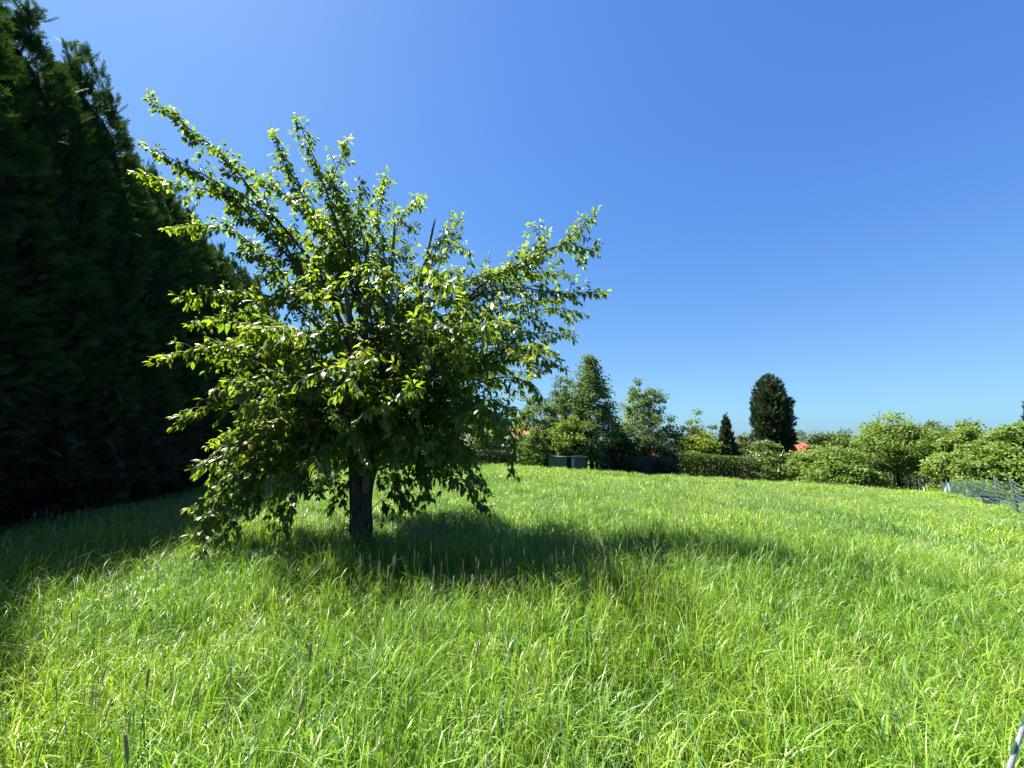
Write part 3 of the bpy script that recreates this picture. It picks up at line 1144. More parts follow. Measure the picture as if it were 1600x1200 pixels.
# ------------------------------------------------------------------ trees and shrubs round the far side
LT_V = np.array([(0, 0, 0), (0.5, -0.31, 0.05), (1, 0, -0.12), (0.5, 0.31, 0.05)], float)
LT_F = np.array([(0, 1, 2, 3)])


def foliage_mesh(name, H, W, prof, low, nclump, per, leaf, seed, mat, crad=0.16, fill=0.5, up=0.7, mats2=None, frac2=0.0, outw=0.5):
    """crown of leaf clumps: clump centres through the volume, leaves round each"""
    nclump, per, leaf = int(nclump * 1.6), int(per * 1.6), leaf * 1.03
    r = np.random.default_rng(seed)
    c = []
    while len(c) < nclump:
        t = r.random()
        p = prof(t)
        if r.random() > 0.2 + 0.8 * p:
            continue
        a = r.random() * 6.283
        q = p * (fill + (1 - fill) * r.random() ** 0.5) * (1 + 0.14 * math.sin(3 * a + seed) + 0.1 * math.sin(7 * a + t * 11))
        zt = 0.90 + 0.08 * math.sin(2 * a + seed) + 0.05 * math.sin(5 * a + 2 * seed)
        if t > 0.6 and r.random() < 0.14:
            zt *= 1.09          # leaders that overtop the rest
        c.append((q * W / 2 * math.cos(a), q * W / 2 * math.sin(a), low + t * (H - low) * zt))
    c = np.array(c)
    n = nclump * per
    cc = np.repeat(c, per, 0)
    cr = np.repeat(r.uniform(0.45, 1.4, nclump) * crad * W, per)
    off = rand_unit(n, r) * (r.random(n) ** 0.45 * cr)[:, None]
    off[:, 2] *= 0.55
    pos = cc + off
    pos[:, 2] = np.maximum(pos[:, 2], 0.05)
    d = unit(rand_unit(n, r) + unit(off) * outw + np.array([0, 0, -0.15]))
    nm = unit(rand_unit(n, r) * 0.8 + np.array([0, 0, up]) + unit(off) * 0.5)
    s = leaf * r.uniform(0.6, 1.35, n)
    rn = np.clip(np.repeat(r.normal(0.5, 0.13, nclump), per) + r.normal(0, 0.13, n), 0, 1)
    V, F, R1 = stamp(LT_V, LT_F, pos, frames(d, nm), s, rn)
    ms, mi = [mat], None
    if mats2:
        ms.append(mats2)
        pick = (r.random(n) < frac2) & (off[:, 2] > 0)
        mi = np.repeat(pick, len(LT_F)).astype(int)
    return mesh_arrays(name, V, [F], ms, False, R1, mi), c


def p_round(t):
    return max(0.05, 1 - abs(2 * t - 0.85) ** 2.4) ** 0.6 if t < 0.99 else 0.1


def p_bush(t):
    return max(0.05, 1 - (max(t - 0.15, 0) / 0.85) ** 2.4) ** 0.7


def p_spire(t):
    return max(0.04, (1 - t) ** 0.68 * min(1, 0.55 + 2.2 * t))


def p_oval(t):
    return max(0.05, math.sin(math.pi * min(1, (t * 0.88 + 0.10))) ** 0.7)


def p_dome(t):        # broad column with a domed top
    return 0.80 + 0.20 * math.sin(math.pi / 2 * min(t / 0.5, 1)) if t < 0.55 else max(0.03, 1 - ((t - 0.55) / 0.45) ** 2.4) ** 0.62


def tree_limbs(root, H, low, cl, rad, seed, trunk_top=0.8, lean=(0, 0), nb=14):
    r = random.Random(seed)
    m = MB()
    top = Vector((lean[0], lean[1], H * trunk_top))
    pts = [Vector((0, 0, -0.4)), Vector((lean[0] * .15, lean[1] * .15, H * 0.2)), Vector((lean[0] * .5 + r.uniform(-.1, .1), lean[1] * .5, H * 0.5)), top]
    m.tube(pts, [rad * 1.25, rad, rad * .6, rad * .15], 8)
    m.build('trunk', M_TRUNK, root, True)
    for k in range(nb):
        c = Vector(cl[r.randrange(len(cl))])
        zz = max(low * 0.8, min(c.z - 0.5, H * 0.7))
        f = zz / (H * trunk_top)
        s = Vector((lean[0] * f, lean[1] * f, zz))
        if (c - s).length < 0.4:
            continue
        mm = (s + c) / 2 + Vector((0, 0, 0.15))
        MB().tube([s, mm, c], [rad * .35, rad * .22, 0.02], 5, False).build('limb', M_TRUNK, root, True)


def fol(name, a, b, tr=(1.4, 1.4, 0.5), tf=0.35, rough=0.6, spec=0.15):
    mid_ = tuple((p + q) / 2 for p, q in zip(a, b))
    return leaf_mat(name, [(0.0, a), (0.5, mid_), (1.0, b)], tr, tf, rough, spec)


F_ALDER = fol('alder_leaf', (0.050, 0.092, 0.030), (0.118, 0.180, 0.058))
F_BIRCH = fol('pale_birch_leaf', (0.066, 0.112, 0.048), (0.155, 0.220, 0.090))
F_LIGHT = fol('light_shrub_leaf', (0.080, 0.135, 0.028), (0.180, 0.255, 0.055))
F_LIME = fol('lime_shrub_leaf', (0.085, 0.135, 0.020), (0.190, 0.250, 0.035))
F_ELDER = fol('elder_leaf', (0.065, 0.112, 0.028), (0.145, 0.210, 0.050))
F_FLOWER = fol('elder_flower', (0.42, 0.40, 0.27), (0.62, 0.60, 0.45), (1, 1, 1), 0.2)
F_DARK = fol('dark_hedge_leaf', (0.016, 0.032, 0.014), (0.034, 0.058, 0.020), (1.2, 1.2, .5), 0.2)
F_HAZEL = fol('hazel_leaf', (0.078, 0.135, 0.030), (0.185, 0.260, 0.060), (1.5, 1.4, .5), 0.38, 0.55, 0.2)
F_DIST = fol('distant_leaf', (0.070, 0.105, 0.045), (0.140, 0.185, 0.075))
F_CONE = leaf_mat('garden_cypress_spray', [(0.0, (0.020, 0.036, 0.016)), (0.6, (0.036, 0.060, 0.024)), (1.0, (0.062, 0.090, 0.036))], (1.1, 1.1, .5), 0.15, 0.7, 0.10)


def span(px0, px1, pyt, Y, pyb=None):
    """position, width and height from pixel bounds at distance Y"""
    cx = (px0 + px1) / 2
    a, b = pix(px0, 690, Y), pix(px1, 690, Y)
    x = (a.x + b.x) / 2
    z = gz(x, Y)
    H = pix(cx, pyt, Y).z - z
    return x, z, b.x - a.x, H


def broadleaf(name, label, px0, px1, pyt, Y, prof, mat, low=0.12, nclump=110, per=64, leaf=0.17, seed=1, trunk=0.14, cat='tree', group=None, lean=(0, 0), crad=0.16, fill=0.45, m2=None, f2=0.0, up=0.7):
    x, z, W, H = span(px0, px1, pyt, Y)
    root = thing(name, label, cat, (x, Y, z), group)
    me, c = foliage_mesh('crown', H * 1.04, W * 0.97, prof, H * low, nclump, per, leaf, seed, mat, crad, fill, up, m2, f2)
    link('crown', me, root)
    tree_limbs(root, H, H * max(low, .08), c, trunk, seed, 0.8, lean)
    return root


G_BACK = 'trees and shrubs round the far side of the meadow'
broadleaf('alder_tree', 'tallest airy pyramidal tree at the far side, beside the low green shed', 858, 990, 556, 35.0, p_spire, F_ALDER, 0.10, 210, 44, 0.19, 31, 0.17, crad=0.095, fill=0.15, group=G_BACK)
broadleaf('alder_tree', 'shorter airy tree filling the left flank of the tallest far tree', 846, 915, 592, 36.5, p_oval, F_ALDER, 0.12, 90, 56, 0.19, 32, 0.14, crad=0.14, group=G_BACK)
broadleaf('birch_tree', 'pale airy rounded tree right of the tallest far tree', 962, 1052, 603, 38.0, p_oval, F_BIRCH, 0.10, 170, 42, 0.19, 33, 0.14, crad=0.10, fill=0.2, group=G_BACK)
broadleaf('birch_tree', 'pale loose tree rising beside the orange house roof behind the cherry', 796, 872, 618, 37.0, p_oval, F_BIRCH, 0.05, 90, 56, 0.18, 34, 0.12, crad=0.14, group=G_BACK)
broadleaf('leaning_tree', 'low tree with leaning dark trunk and pale leaves behind the green shed', 860, 925, 655, 33.6, p_oval, F_LIGHT, 0.34, 50, 56, 0.18, 35, 0.17, lean=(1.1, 0.2), crad=0.16, group=G_BACK)
broadleaf('shrub', 'dense green shrub left of the low green shed', 808, 862, 672, 33.0, p_bush, F_ELDER, 0.0, 60, 60, 0.16, 36, 0.06, 'shrub', G_BACK)
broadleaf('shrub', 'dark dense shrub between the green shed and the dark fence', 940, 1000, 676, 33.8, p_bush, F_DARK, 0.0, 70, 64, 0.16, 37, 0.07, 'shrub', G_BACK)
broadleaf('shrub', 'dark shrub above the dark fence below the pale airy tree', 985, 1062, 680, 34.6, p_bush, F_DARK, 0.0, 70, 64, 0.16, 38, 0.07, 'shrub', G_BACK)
broadleaf('shrub_tree', 'bright lime green bushy tree left of the small conifer', 1046, 1128, 655, 36.5, p_bush, F_LIME, 0.02, 100, 62, 0.17, 39, 0.09, 'tree', G_BACK, crad=0.13)
broadleaf('elder_bush', 'elder bush dotted with cream blossom in front of the big cypress', 1158, 1226, 690, 34.0, p_bush, F_ELDER, 0.0, 80, 60, 0.15, 40, 0.06, 'bush', G_BACK, m2=F_FLOWER, f2=0.14)
broadleaf('shrub', 'rounded pale green shrub leaning out into the meadow right of the cypress', 1222, 1352, 700, 31.4, p_bush, F_HAZEL, 0.0, 130, 62, 0.18, 41, 0.07, 'shrub', G_BACK, crad=0.11)
broadleaf('shrub', 'upright green shrub under the orange roof right of the cypress', 1253, 1345, 680, 34.5, p_bush, F_ELDER, 0.0, 110, 62, 0.17, 42, 0.07, 'shrub', G_BACK, m2=F_FLOWER, f2=0.04)
broadleaf('hazel_tree', 'spreading green tree with a dark hollow beneath, left of the netting gate', 1338, 1456, 658, 33.5, p_oval, F_HAZEL, 0.33, 130, 64, 0.19, 43, 0.13, 'tree', G_BACK, crad=0.125, fill=0.3)
broadleaf('hazel_tree', 'broad leafy tree just behind the netting gate', 1440, 1510, 668, 47.0, p_oval, F_ELDER, 0.2, 90, 62, 0.19, 44, 0.12, 'tree', G_BACK)
broadleaf('hazel_bush', 'large leafy hazel bush behind the middle of the netting fence', 1470, 1560, 668, 27.5, p_bush, F_HAZEL, 0.0, 120, 66, 0.18, 45, 0.08, 'bush', G_BACK, crad=0.12)
broadleaf('hazel_bush', 'large leafy hazel bush at the right edge behind the netting fence', 1530, 1660, 664, 24.0, p_bush, F_HAZEL, 0.0, 150, 66, 0.18, 46, 0.08, 'bush', G_BACK, crad=0.11)
for k, (a, b, t, Y, lab, mt) in enumerate([
        (1248, 1312, 674, 52, 'pale distant tree right of the big cypress above the orange roof', F_DIST),
        (1300, 1372, 672, 54, 'pale distant tree left of the spreading hazel tree', F_DIST),
        (1420, 1500, 660, 50, 'pale distant tree above the netting gate', F_DIST),
        (1480, 1550, 662, 48, 'pale distant tree above the middle hazel bush', F_DIST),
        (1545, 1640, 666, 46, 'pale distant tree at the right edge above the hazel bush', F_DIST),
        (1140, 1185, 684, 50, 'pale distant tree between the small conifer and the big cypress', F_DIST),
        (716, 790, 640, 46, 'distant tree seen through the right side of the cherry', F_ELDER),
        (640, 720, 628, 44, 'distant tree seen through the middle of the cherry', F_ALDER),
        (560, 650, 634, 42, 'distant tree seen behind the cherry trunk', F_ELDER),
        (1060, 1130, 676, 62, 'pale far-off tree behind the lime green bushy tree', F_DIST),
        (1215, 1290, 678, 64, 'pale far-off tree just right of the big cypress top', F_DIST),
        (1350, 1440, 668, 60, 'pale far-off tree behind the spreading hazel tree', F_DIST),
        (1180, 1240, 684, 62, 'pale far-off tree hidden low behind the big cypress', F_DIST),
        (490, 570, 622, 44, 'distant tree beyond the end of the cypress hedge', F_ALDER)]):
    broadleaf('distant_tree', lab, a, b, t, Y, p_bush, mt, 0.05, 80, 58, 0.24, 60 + k, 0.12, 'tree', G_BACK)


def garden_conifer(label, px0, px1, pyt, Y, prof, n, seed, size, group=G_BACK):
    x, z, W, H = span(px0, px1, pyt, Y)
    root = thing('garden_conifer', label, 'conifer', (x, Y, z), group)
    link('crown', conifer_mesh('crown', H, W / 2 * 0.74, n, seed, F_CONE, size, prof, 0.2), root)
    link('inner_blocker', core_mesh('inner_blocker', H, W / 2 * 0.74, prof, 0.15, M_CORE, seed, 0.86), root)
    MB().tube([(0, 0, -0.4), (0, 0, H * .3), (0, 0, H * 0.8)], [0.2, 0.16, 0.05], 8).build('trunk', M_TRUNK, root, True)


garden_conifer('large dark egg-shaped cypress towering over the far shrubs', 1171, 1246, 586, 37.0, p_dome, 2700, 71, (0.35, 0.6))
garden_conifer('small dark pointed conifer left of the large cypress', 1108, 1164, 649, 35.5, p_spire, 1100, 72, (0.28, 0.5))
garden_conifer('dark conifer cut off by the right edge of the picture', 1586, 1650, 622, 40.0, p_spire, 900, 73, (0.35, 0.6))


# clipped hedge with thin brown foot
def build_clipped_hedge(name, label, pa, pb, pt, Ya, Yb, n, seed, mat, brown):
    A, Bp = pix(pa, 690, Ya), pix(pb, 690, Yb)
    mx, my = (A.x + Bp.x) / 2, (Ya + Yb) / 2
    z = gz(mx, my)
    root = thing(name, label, 'hedge', (mx, my, z), G_BACK)
    r = np.random.default_rng(seed)
    L = math.hypot(Bp.x - A.x, Yb - Ya)
    u = r.random(n)
    hh = pix((pa + pb) / 2, pt, my).z - z
    w = 0.55
    # leaves near the faces and top
    f = r.random(n)
    side = np.where(f < 0.4, -1, np.where(f < 0.7, 1, 0))
    yy = np.where(side == 0, r.uniform(-w, w, n), side * w + r.normal(0, 0.10, n))
    zz = np.where(side == 0, hh + r.normal(0, 0.06, n), r.random(n) ** 0.8 * hh)
    d2 = np.array([(Bp.x - A.x) / L, (Yb - Ya) / L])
    nx = np.array([-d2[1], d2[0]])
    px_ = A.x - mx + (Bp.x - A.x) * u + nx[0] * yy
    py_ = Ya - my + (Yb - Ya) * u + nx[1] * yy
    gzz = gz_np(px_ + mx, py_ + my) - z
    pos = np.stack([px_, py_, zz + gzz + 0.04], -1)
    d = rand_unit(n, r)
    nm = unit(rand_unit(n, r) + np.array([0, 0, .6]))
    V, F, R1 = stamp(LT_V, LT_F, pos, frames(d, nm), r.uniform(.10, .22, n), np.clip(r.normal(.5, .2, n), 0, 1))
    isb = (r.random(n) < brown * np.clip(1.15 - zz / hh, 0, 1) * (0.35 + 0.65 * u)).astype(int)
    link('crown', mesh_arrays('crown', V, [F], [mat, M_BROWN], False, R1, np.repeat(isb, len(LT_F))), root)
    for k in range(int(L / 0.8)):
        uu = (k + 0.5) / int(L / 0.8)
        bx, by = A.x - mx + (Bp.x - A.x) * uu, Ya - my + (Yb - Ya) * uu
        bz = gz(bx + mx, by + my) - z
        MB().tube([(bx, by, bz - .2), (bx + .05, by, bz + hh * .5), (bx - .03, by, bz + hh * .92)], [.06, .05, .02], 6).build('stem', M_TRUNK, root, True)


M_BROWN = leaf_mat('brown_twig', [(0.0, (0.045, 0.030, 0.020)), (1.0, (0.12, 0.085, 0.055))], (1, 1, 1), .1, .8, .2)
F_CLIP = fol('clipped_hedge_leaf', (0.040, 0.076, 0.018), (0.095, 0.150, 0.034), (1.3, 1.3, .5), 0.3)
build_clipped_hedge('clipped_hedge', 'clipped green hedge with thin brown foot below the small conifer', 1056, 1176, 714, 33.2, 32.6, 5200, 81, F_CLIP, 0.85)
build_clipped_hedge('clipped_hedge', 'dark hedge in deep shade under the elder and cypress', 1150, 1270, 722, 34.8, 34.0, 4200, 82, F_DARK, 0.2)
build_clipped_hedge('clipped_hedge', 'dark brown-footed hedge standing in for the shaded hollow under the spreading hazel tree', 1325, 1442, 706, 34.8, 36.0, 5200, 83, F_DARK, 0.5)  # added; the hollow's shade is put into its dark leaf colour
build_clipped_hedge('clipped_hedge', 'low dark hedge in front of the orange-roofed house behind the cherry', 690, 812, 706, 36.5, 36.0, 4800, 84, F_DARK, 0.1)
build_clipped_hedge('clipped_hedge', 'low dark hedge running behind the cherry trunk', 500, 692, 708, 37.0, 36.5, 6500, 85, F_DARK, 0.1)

# ------------------------------------------------------------------ low green shed, dark fence, houses
M_SHEDG = solid_mat('green_sheet', (0.022, 0.085, 0.060), (0.034, 0.115, 0.082), 3.0, 0.55, 0.1, 0.4)
M_SHEDB = solid_mat('blue_sheet', (0.012, 0.030, 0.055), (0.022, 0.045, 0.075), 3.0, 0.5, 0.1, 0.4)
M_ROOFG = solid_mat('pale_sheet_roof', (0.045, 0.070, 0.062), (0.075, 0.105, 0.092), 5.0, 0.6, 0.1, 0.4)
M_WHITE = solid_mat('white_plastic', (0.55, 0.56, 0.56), (0.75, 0.76, 0.76), 6.0, 0.5, 0.05, 0.4)
M_DOOR = solid_mat('off_white_sheet', (0.16, 0.17, 0.17), (0.24, 0.25, 0.25), 6.0, 0.6, 0.05, 0.3)
M_VOID = solid_mat('painted_dark_inside', (0.008, 0.009, 0.010), (0.015, 0.016, 0.017), 4.0, 0.9, 0.0, 0.1)


def build_shed():
    Y = 31.6
    a, b = pix(857, 715, Y), pix(917, 715, Y)
    x0, x1 = a.x, b.x
    z = gz((x0 + x1) / 2, Y)
    H = pix(885, 713.5, Y).z - z
    W = x1 - x0
    root = thing('low_shed', 'low green sheet shed with open doorway at the far edge of the meadow', 'shed', ((x0 + x1) / 2, Y, z))
    h = W / 2
    d = 1.5
    dx0, dx1 = -h + W * 0.46, -h + W * 0.585     # doorway
    wx0, wx1 = dx1 + 0.02, dx1 + W * 0.09
    for i in range(3):     # green front sheets
        s0 = -h + (dx0 + h) * i / 3
        s1 = -h + (dx0 + h) * (i + 1) / 3
        MB().box(s0 + .006, s1 - .006, -0.02 - .008 * (i % 2), 0.02, -0.1, H - 0.06).build('front_sheet', M_SHEDG, root)
    MB().box(wx0, wx1, -0.015, 0.02, -0.1, H - 0.10).build('door_panel', M_DOOR, root)['label'] = 'white door panel folded open'
    MB().box(wx1 + .02, h - .18, -0.02, 0.02, -0.1, H - 0.06).build('front_sheet', M_SHEDB, root)['label'] = 'dark blue front sheet'
    MB().box(h - .17, h - .12, -0.03, 0.03, -0.1, H - 0.055).build('corner_post', M_ROOFG, root)
    MB().box(h - .11, h, -0.02, 0.02, -0.1, H - 0.06).build('front_sheet', M_VOID, root)  # end strip: darkness of an opening painted as a near-black box
    MB().box(-h, -h + .04, .02, d, -0.1, H - 0.06).build('side_wall', M_SHEDG, root)
    MB().box(h - .04, h, .02, d, -0.1, H - 0.06).build('side_wall', M_SHEDB, root)
    MB().box(-h, h, d, d + .04, -0.1, H - 0.06).build('back_wall', M_SHEDG, root)
    MB().box(-h - .06, h + .06, -0.10, d + .1, H - 0.05, H).build('roof', M_ROOFG, root)
    MB().box(dx0, dx0 + .04, -0.03, 0.03, -0.1, H - 0.052).build('door_frame', M_ROOFG, root)


build_shed()

M_FENCE = solid_mat('dark_blue_green_board', (0.010, 0.020, 0.022), (0.020, 0.036, 0.038), 4.0, 0.7, 0.2, 0.3)


def build_board_fence():
    Y = 33.2
    a, b = pix(930, 705, Y), pix(1062, 705, Y)
    mx = (a.x + b.x) / 2
    z = gz(mx, Y)
    root = thing('board_fence', 'dark blue-green board fence in shade under the far trees', 'fence', (mx, Y, z))
    n = 26
    w = (b.x - a.x) / n
    for i in range(n):
        x = a.x - mx + w * (i + .5)
        zz = gz(x + mx, Y) - z
        top = pix(996, 712, Y).z - z - 0.02 * (i % 2) - (x / (b.x - a.x)) * 0.25
        MB().box(x - w / 2 + .012, x + w / 2 - .012, -0.012, 0.012, zz - .05, top).build('board', M_FENCE, root)
    for x in np.linspace(a.x - mx, b.x - mx, 5):
        zz = gz(x + mx, Y) - z
        MB().box(x - .05, x + .05, 0.014, 0.11, zz - .3, 1.35 - (x / (b.x - a.x)) * 0.25).build('post', M_FENCE, root)
    for zr in (0.35, 0.95):
        MB().box(a.x - mx, b.x - mx, 0.03, 0.07, zr, zr + .08).build('rail', M_FENCE, root)


build_board_fence()

M_WALL = solid_mat('pale_render', (0.50, 0.47, 0.42), (0.60, 0.57, 0.52), 2.0, 0.9, 0.1, 0.2)
M_SLATE = solid_mat('grey_roof', (0.20, 0.20, 0.21), (0.28, 0.28, 0.29), 4.0, 0.6, 0.2, 0.4)
M_GLASS = solid_mat('window_glass', (0.02, 0.025, 0.03), (0.03, 0.035, 0.04), 2.0, 0.1, 0.0, 0.6)
M_BRICK = solid_mat('red_brick', (0.16, 0.055, 0.035), (0.26, 0.09, 0.055), 9.0, 0.9, 0.3, 0.2)


def tile_mat(name, c1, c2):
    m, nt, out = new_mat(name)
    N, L = nt.nodes, nt.links
    tc = N.new('ShaderNodeTexCoord')
    w = N.new('ShaderNodeTexWave')
    w.bands_direction = 'X'
    w.inputs['Scale'].default_value = 2.2
    w.inputs['Distortion'].default_value = 0.3
    L.new(tc.outputs['Object'], w.inputs['Vector'])
    nz = N.new('ShaderNodeTexNoise')
    nz.inputs['Scale'].default_value = 5.0
    nz.inputs['Detail'].default_value = 6.0
    L.new(tc.outputs['Object'], nz.inputs['Vector'])
    col = ramp(nt, [(0.3, c1), (0.7, c2)], nz.outputs['Fac'])
    b = N.new('ShaderNodeBsdfPrincipled')
    b.inputs['Roughness'].default_value = 0.8
    L.new(col, b.inputs['Base Color'])
    bp = N.new('ShaderNodeBump')
    bp.inputs['Strength'].default_value = 0.5
    bp.inputs['Distance'].default_value = 0.04
    L.new(w.outputs['Fac'], bp.inputs['Height'])
    L.new(bp.outputs['Normal'], b.inputs['Normal'])
    L.new(b.outputs[0], out.inputs['Surface'])
    return m


M_TILE = tile_mat('orange_roof_tile', (0.20, 0.055, 0.026), (0.31, 0.095, 0.045))


def house(label, x, y, z, w, d, eave, ridge, rot, roofm, wallm):
    root = thing('house', label, 'house', (x, y, z))
    root.rotation_euler = (0, 0, rot)
    h, g = w / 2, d / 2
    m = MB().box(-h, h, -g, g, -1.0, eave)
    m.add([(-h, -g, eave), (-h, g, eave), (-h, 0, ridge - .1), (h, -g, eave), (h, g, eave), (h, 0, ridge - .1)], [(0, 2, 1), (3, 4, 5), (0, 3, 5, 2), (1, 2, 5, 4)])
    m.build('wall', wallm, root)
    o = 0.4
    e = eave - (ridge - eave) * o / g
    for s in (-1, 1):
        MB().add([(-h - o, s * (g + o), e + .02), (h + o, s * (g + o), e + .02), (h + o, 0, ridge + .02), (-h - o, 0, ridge + .02),
                  (-h - o, s * (g + o), e + .17), (h + o, s * (g + o), e + .17), (h + o, 0, ridge + .17), (-h - o, 0, ridge + .17)],
                 [(0, 1, 2, 3), (4, 7, 6, 5), (0, 4, 5, 1), (1, 5, 6, 2), (2, 6, 7, 3), (3, 7, 4, 0)]).build('roof', roofm, root)
    MB().box(h * .4, h * .4 + .7, -.3, .3, ridge - .4, ridge + .9).build('chimney', M_BRICK, root)
    MB().box(-h - o, h + o, -g - o - .12, -g - o, e - .02, e + .10).build('gutter', M_WHITE, root)
    for k in (-.6, -.1, .45):
        wv = MB().box(h * k - .5, h * k + .5, -g - .04, -g + .02, 0.9, 2.1).build('window', M_WHITE, root)
        MB().box(h * k - .44, h * k + .44, -g - .05, -g - .042, 0.96, 2.04).build('pane', M_GLASS, wv)


def put_house(label, px0, px1, pyr, pye, Y, depth, rot, roofm, wallm):
    x, z, W, Hr = span(px0, px1, pyr, Y)
    he = pix((px0 + px1) / 2, pye, Y).z - z
    house(label, x, Y + depth / 2, z, W, depth, he + .1, Hr, rot, roofm, wallm)


put_house('house with orange tiled roof glimpsed through the right side of the cherry', 788, 905, 668, 694, 52, 8.0, 0.0, M_TILE, M_WALL)
put_house('house with grey slate roof beside the orange-roofed one behind the cherry', 690, 789, 672, 697, 49, 8.0, 0.0, M_SLATE, M_WALL)
put_house('house with orange roof showing between the large cypress and the shrubs', 1222, 1284, 695, 714, 46, 7.0, 0.0, M_TILE, M_WALL)
put_house('brick house glimpsed low behind the pale airy tree', 1030, 1068, 708, 722, 44, 7.0, 0.1, M_TILE, M_BRICK)

# ------------------------------------------------------------------ netting fence on the right
M_POST = solid_mat('grey_green_post', (0.026, 0.036, 0.034), (0.048, 0.060, 0.056), 10.0, 0.6, 0.1, 0.4)
M_NET = solid_mat('teal_net_cord', (0.040, 0.090, 0.076), (0.085, 0.150, 0.130), 20.0, 0.5, 0.0, 0.4)
M_GATE = solid_mat('pale_gate_metal', (0.16, 0.21, 0.19), (0.26, 0.31, 0.29), 8.0, 0.5, 0.05, 0.5)


def fence_xy(i):
    s = 3900.0 * 0
    return FP + FD * (2.78 * i)


def build_net_fence():
    p0 = fence_xy(0)
    base = (float(p0[0]), float(p0[1]), gz(*p0))
    root = thing('netting_fence', 'green netting fence on grey-green posts along the right of the meadow', 'fence', base)
    B = Vector(base)
    tops, bots = [], []
    for i in range(-3, 17):
        p = fence_xy(i)
        x, y = float(p[0]), float(p[1])
        z = gz(x, y)
        lx, ly = random.uniform(-.05, .05), random.uniform(-.04, .04)
        h = 1.02 + random.uniform(-.04, .05)
        b = Vector((x, y, z)) - B
        t = b + Vector((lx, ly, h))
        MB().tube([b + Vector((0, 0, -.3)), b, t, t + Vector((0, 0, .03))], [.034, .034, .030, .012], 8).build('post', M_POST, root, True)
        tops.append(t)
        bots.append(b)
    for i in range(len(tops) - 1):
        m = MB()
        a0, a1, b0, b1 = bots[i], tops[i], bots[i + 1], tops[i + 1]
        nrow = 8
        sag = [0.05 + 0.05 * random.random() + 0.012 * k for k in range(nrow)]

        def pt(u, k):
            f = 0.06 + 0.90 * k / (nrow - 1)
            p = (a0.lerp(a1, f)).lerp(b0.lerp(b1, f), u)
            p.z -= 4 * u * (1 - u) * sag[k] * f
            return p
        for k in range(nrow):
            m.tube([pt(u / 8, k) for u in range(9)], [.0085] * 9, 4, False)
        for u in range(1, 11):
            uu = u / 11 + random.uniform(-.01, .01)
            m.tube([pt(uu, k) for k in range(nrow)], [.0045] * nrow, 3, False)
        m.build('net_panel', M_NET, root, True)


build_net_fence()


def build_gate():
    p = fence_xy(16)
    x, y = float(p[0]), float(p[1])
    a = pix(1434, 749, y)
    b = pix(1467, 749, y + 1.2)
    z = gz(a.x, y)
    H = a.z - z
    w = b.x - a.x
    root = thing('fence_gate', 'pale metal frame gate at the far end of the netting fence', 'gate', (a.x, y, z))
    MB().box(0, .35, -.04, .04, -.2, H).build('gate_post', M_GATE, root)
    MB().box(w - .07, w, -.035, .035, -.2, H - .02).build('gate_post', M_POST, root)
    MB().tube([(.35, 0, H - .06), (w - .07, 0, H - .06)], [.03, .03], 6).build('rail', M_GATE, root)
    MB().tube([(.35, 0, .2), (w - .07, 0, .2)], [.03, .03], 6).build('rail', M_GATE, root)
    for k in range(1, 8):
        xx = .35 + (w - .42) * k / 8
        MB().tube([(xx, 0, .2), (xx, 0, H - .06)], [.012, .012], 5).build('bar', M_GATE, root)


build_gate()

M_TARP = solid_mat('blue_grey_tarp', (0.008, 0.018, 0.026), (0.016, 0.032, 0.042), 6.0, 0.8, 0.5, 0.15)
M_TUB = solid_mat('dark_plastic', (0.010, 0.016, 0.022), (0.02, 0.028, 0.036), 6.0, 0.4, 0.0, 0.4)
M_CYAN = solid_mat('pale_blue_plastic', (0.25, 0.48, 0.52), (0.35, 0.58, 0.62), 6.0, 0.5, 0.0, 0.4)


def heap(name, label, cat, px, py, Y, w, d, h, mat, seed):
    p = pix(px, py, Y)
    z = gz(p.x, Y)
    r = random.Random(seed)
    m = MB()
    n, na = 6, 14
    vs, fs = [], []
    for i in range(n):
        t = i / (n - 1)
        for j in range(na):
            a = 6.2832 * j / na
            k = (1 - t ** 2.2) * (1 + .18 * math.sin(3 * a + seed) + r.uniform(-.08, .08)) if i < n - 1 else 0.08
            vs.append((w / 2 * k * math.cos(a), d / 2 * k * math.sin(a), h * t * (1 + .2 * math.sin(2 * a + seed)) - .03 * (1 - t)))
    for i in range(n - 1):
        for j in range(na):
            fs.append((i * na + j, i * na + (j + 1) % na, (i + 1) * na + (j + 1) % na, (i + 1) * na + j))
    fs.append(tuple((n - 1) * na + j for j in range(na)))
    m.add(vs, fs)
    o = m.build(name, mat, None, True, (p.x, Y, z))
    return tag(o, label, cat)


heap('tarpaulin', 'crumpled dark blue tarpaulin lying on the lawn behind the netting fence', 'tarpaulin', 1536, 780, 18.2, 2.2, 1.0, 0.32, M_TARP, 1)
heap('tarpaulin', 'second dark sheet heaped at the far right behind the netting fence', 'tarpaulin', 1592, 770, 16.4, 1.4, 0.8, 0.28, M_TARP, 4)


def build_tub():
    Y = 14.6
    p = pix(1549, 790, Y)
    z = gz(p.x, Y)
    root = thing('plastic_tub', 'small dark plastic tub standing on the lawn behind the netting fence', 'tub', (p.x, Y, z))
    MB().tube([(0, 0, 0.0), (0, 0, .02), (0, 0, .34)], [.17, .18, .23], 16).build('body', M_TUB, root, True)
    MB().tube([(0, 0, .34), (0, 0, .37)], [.25, .25], 16).build('rim', M_TUB, root)


build_tub()


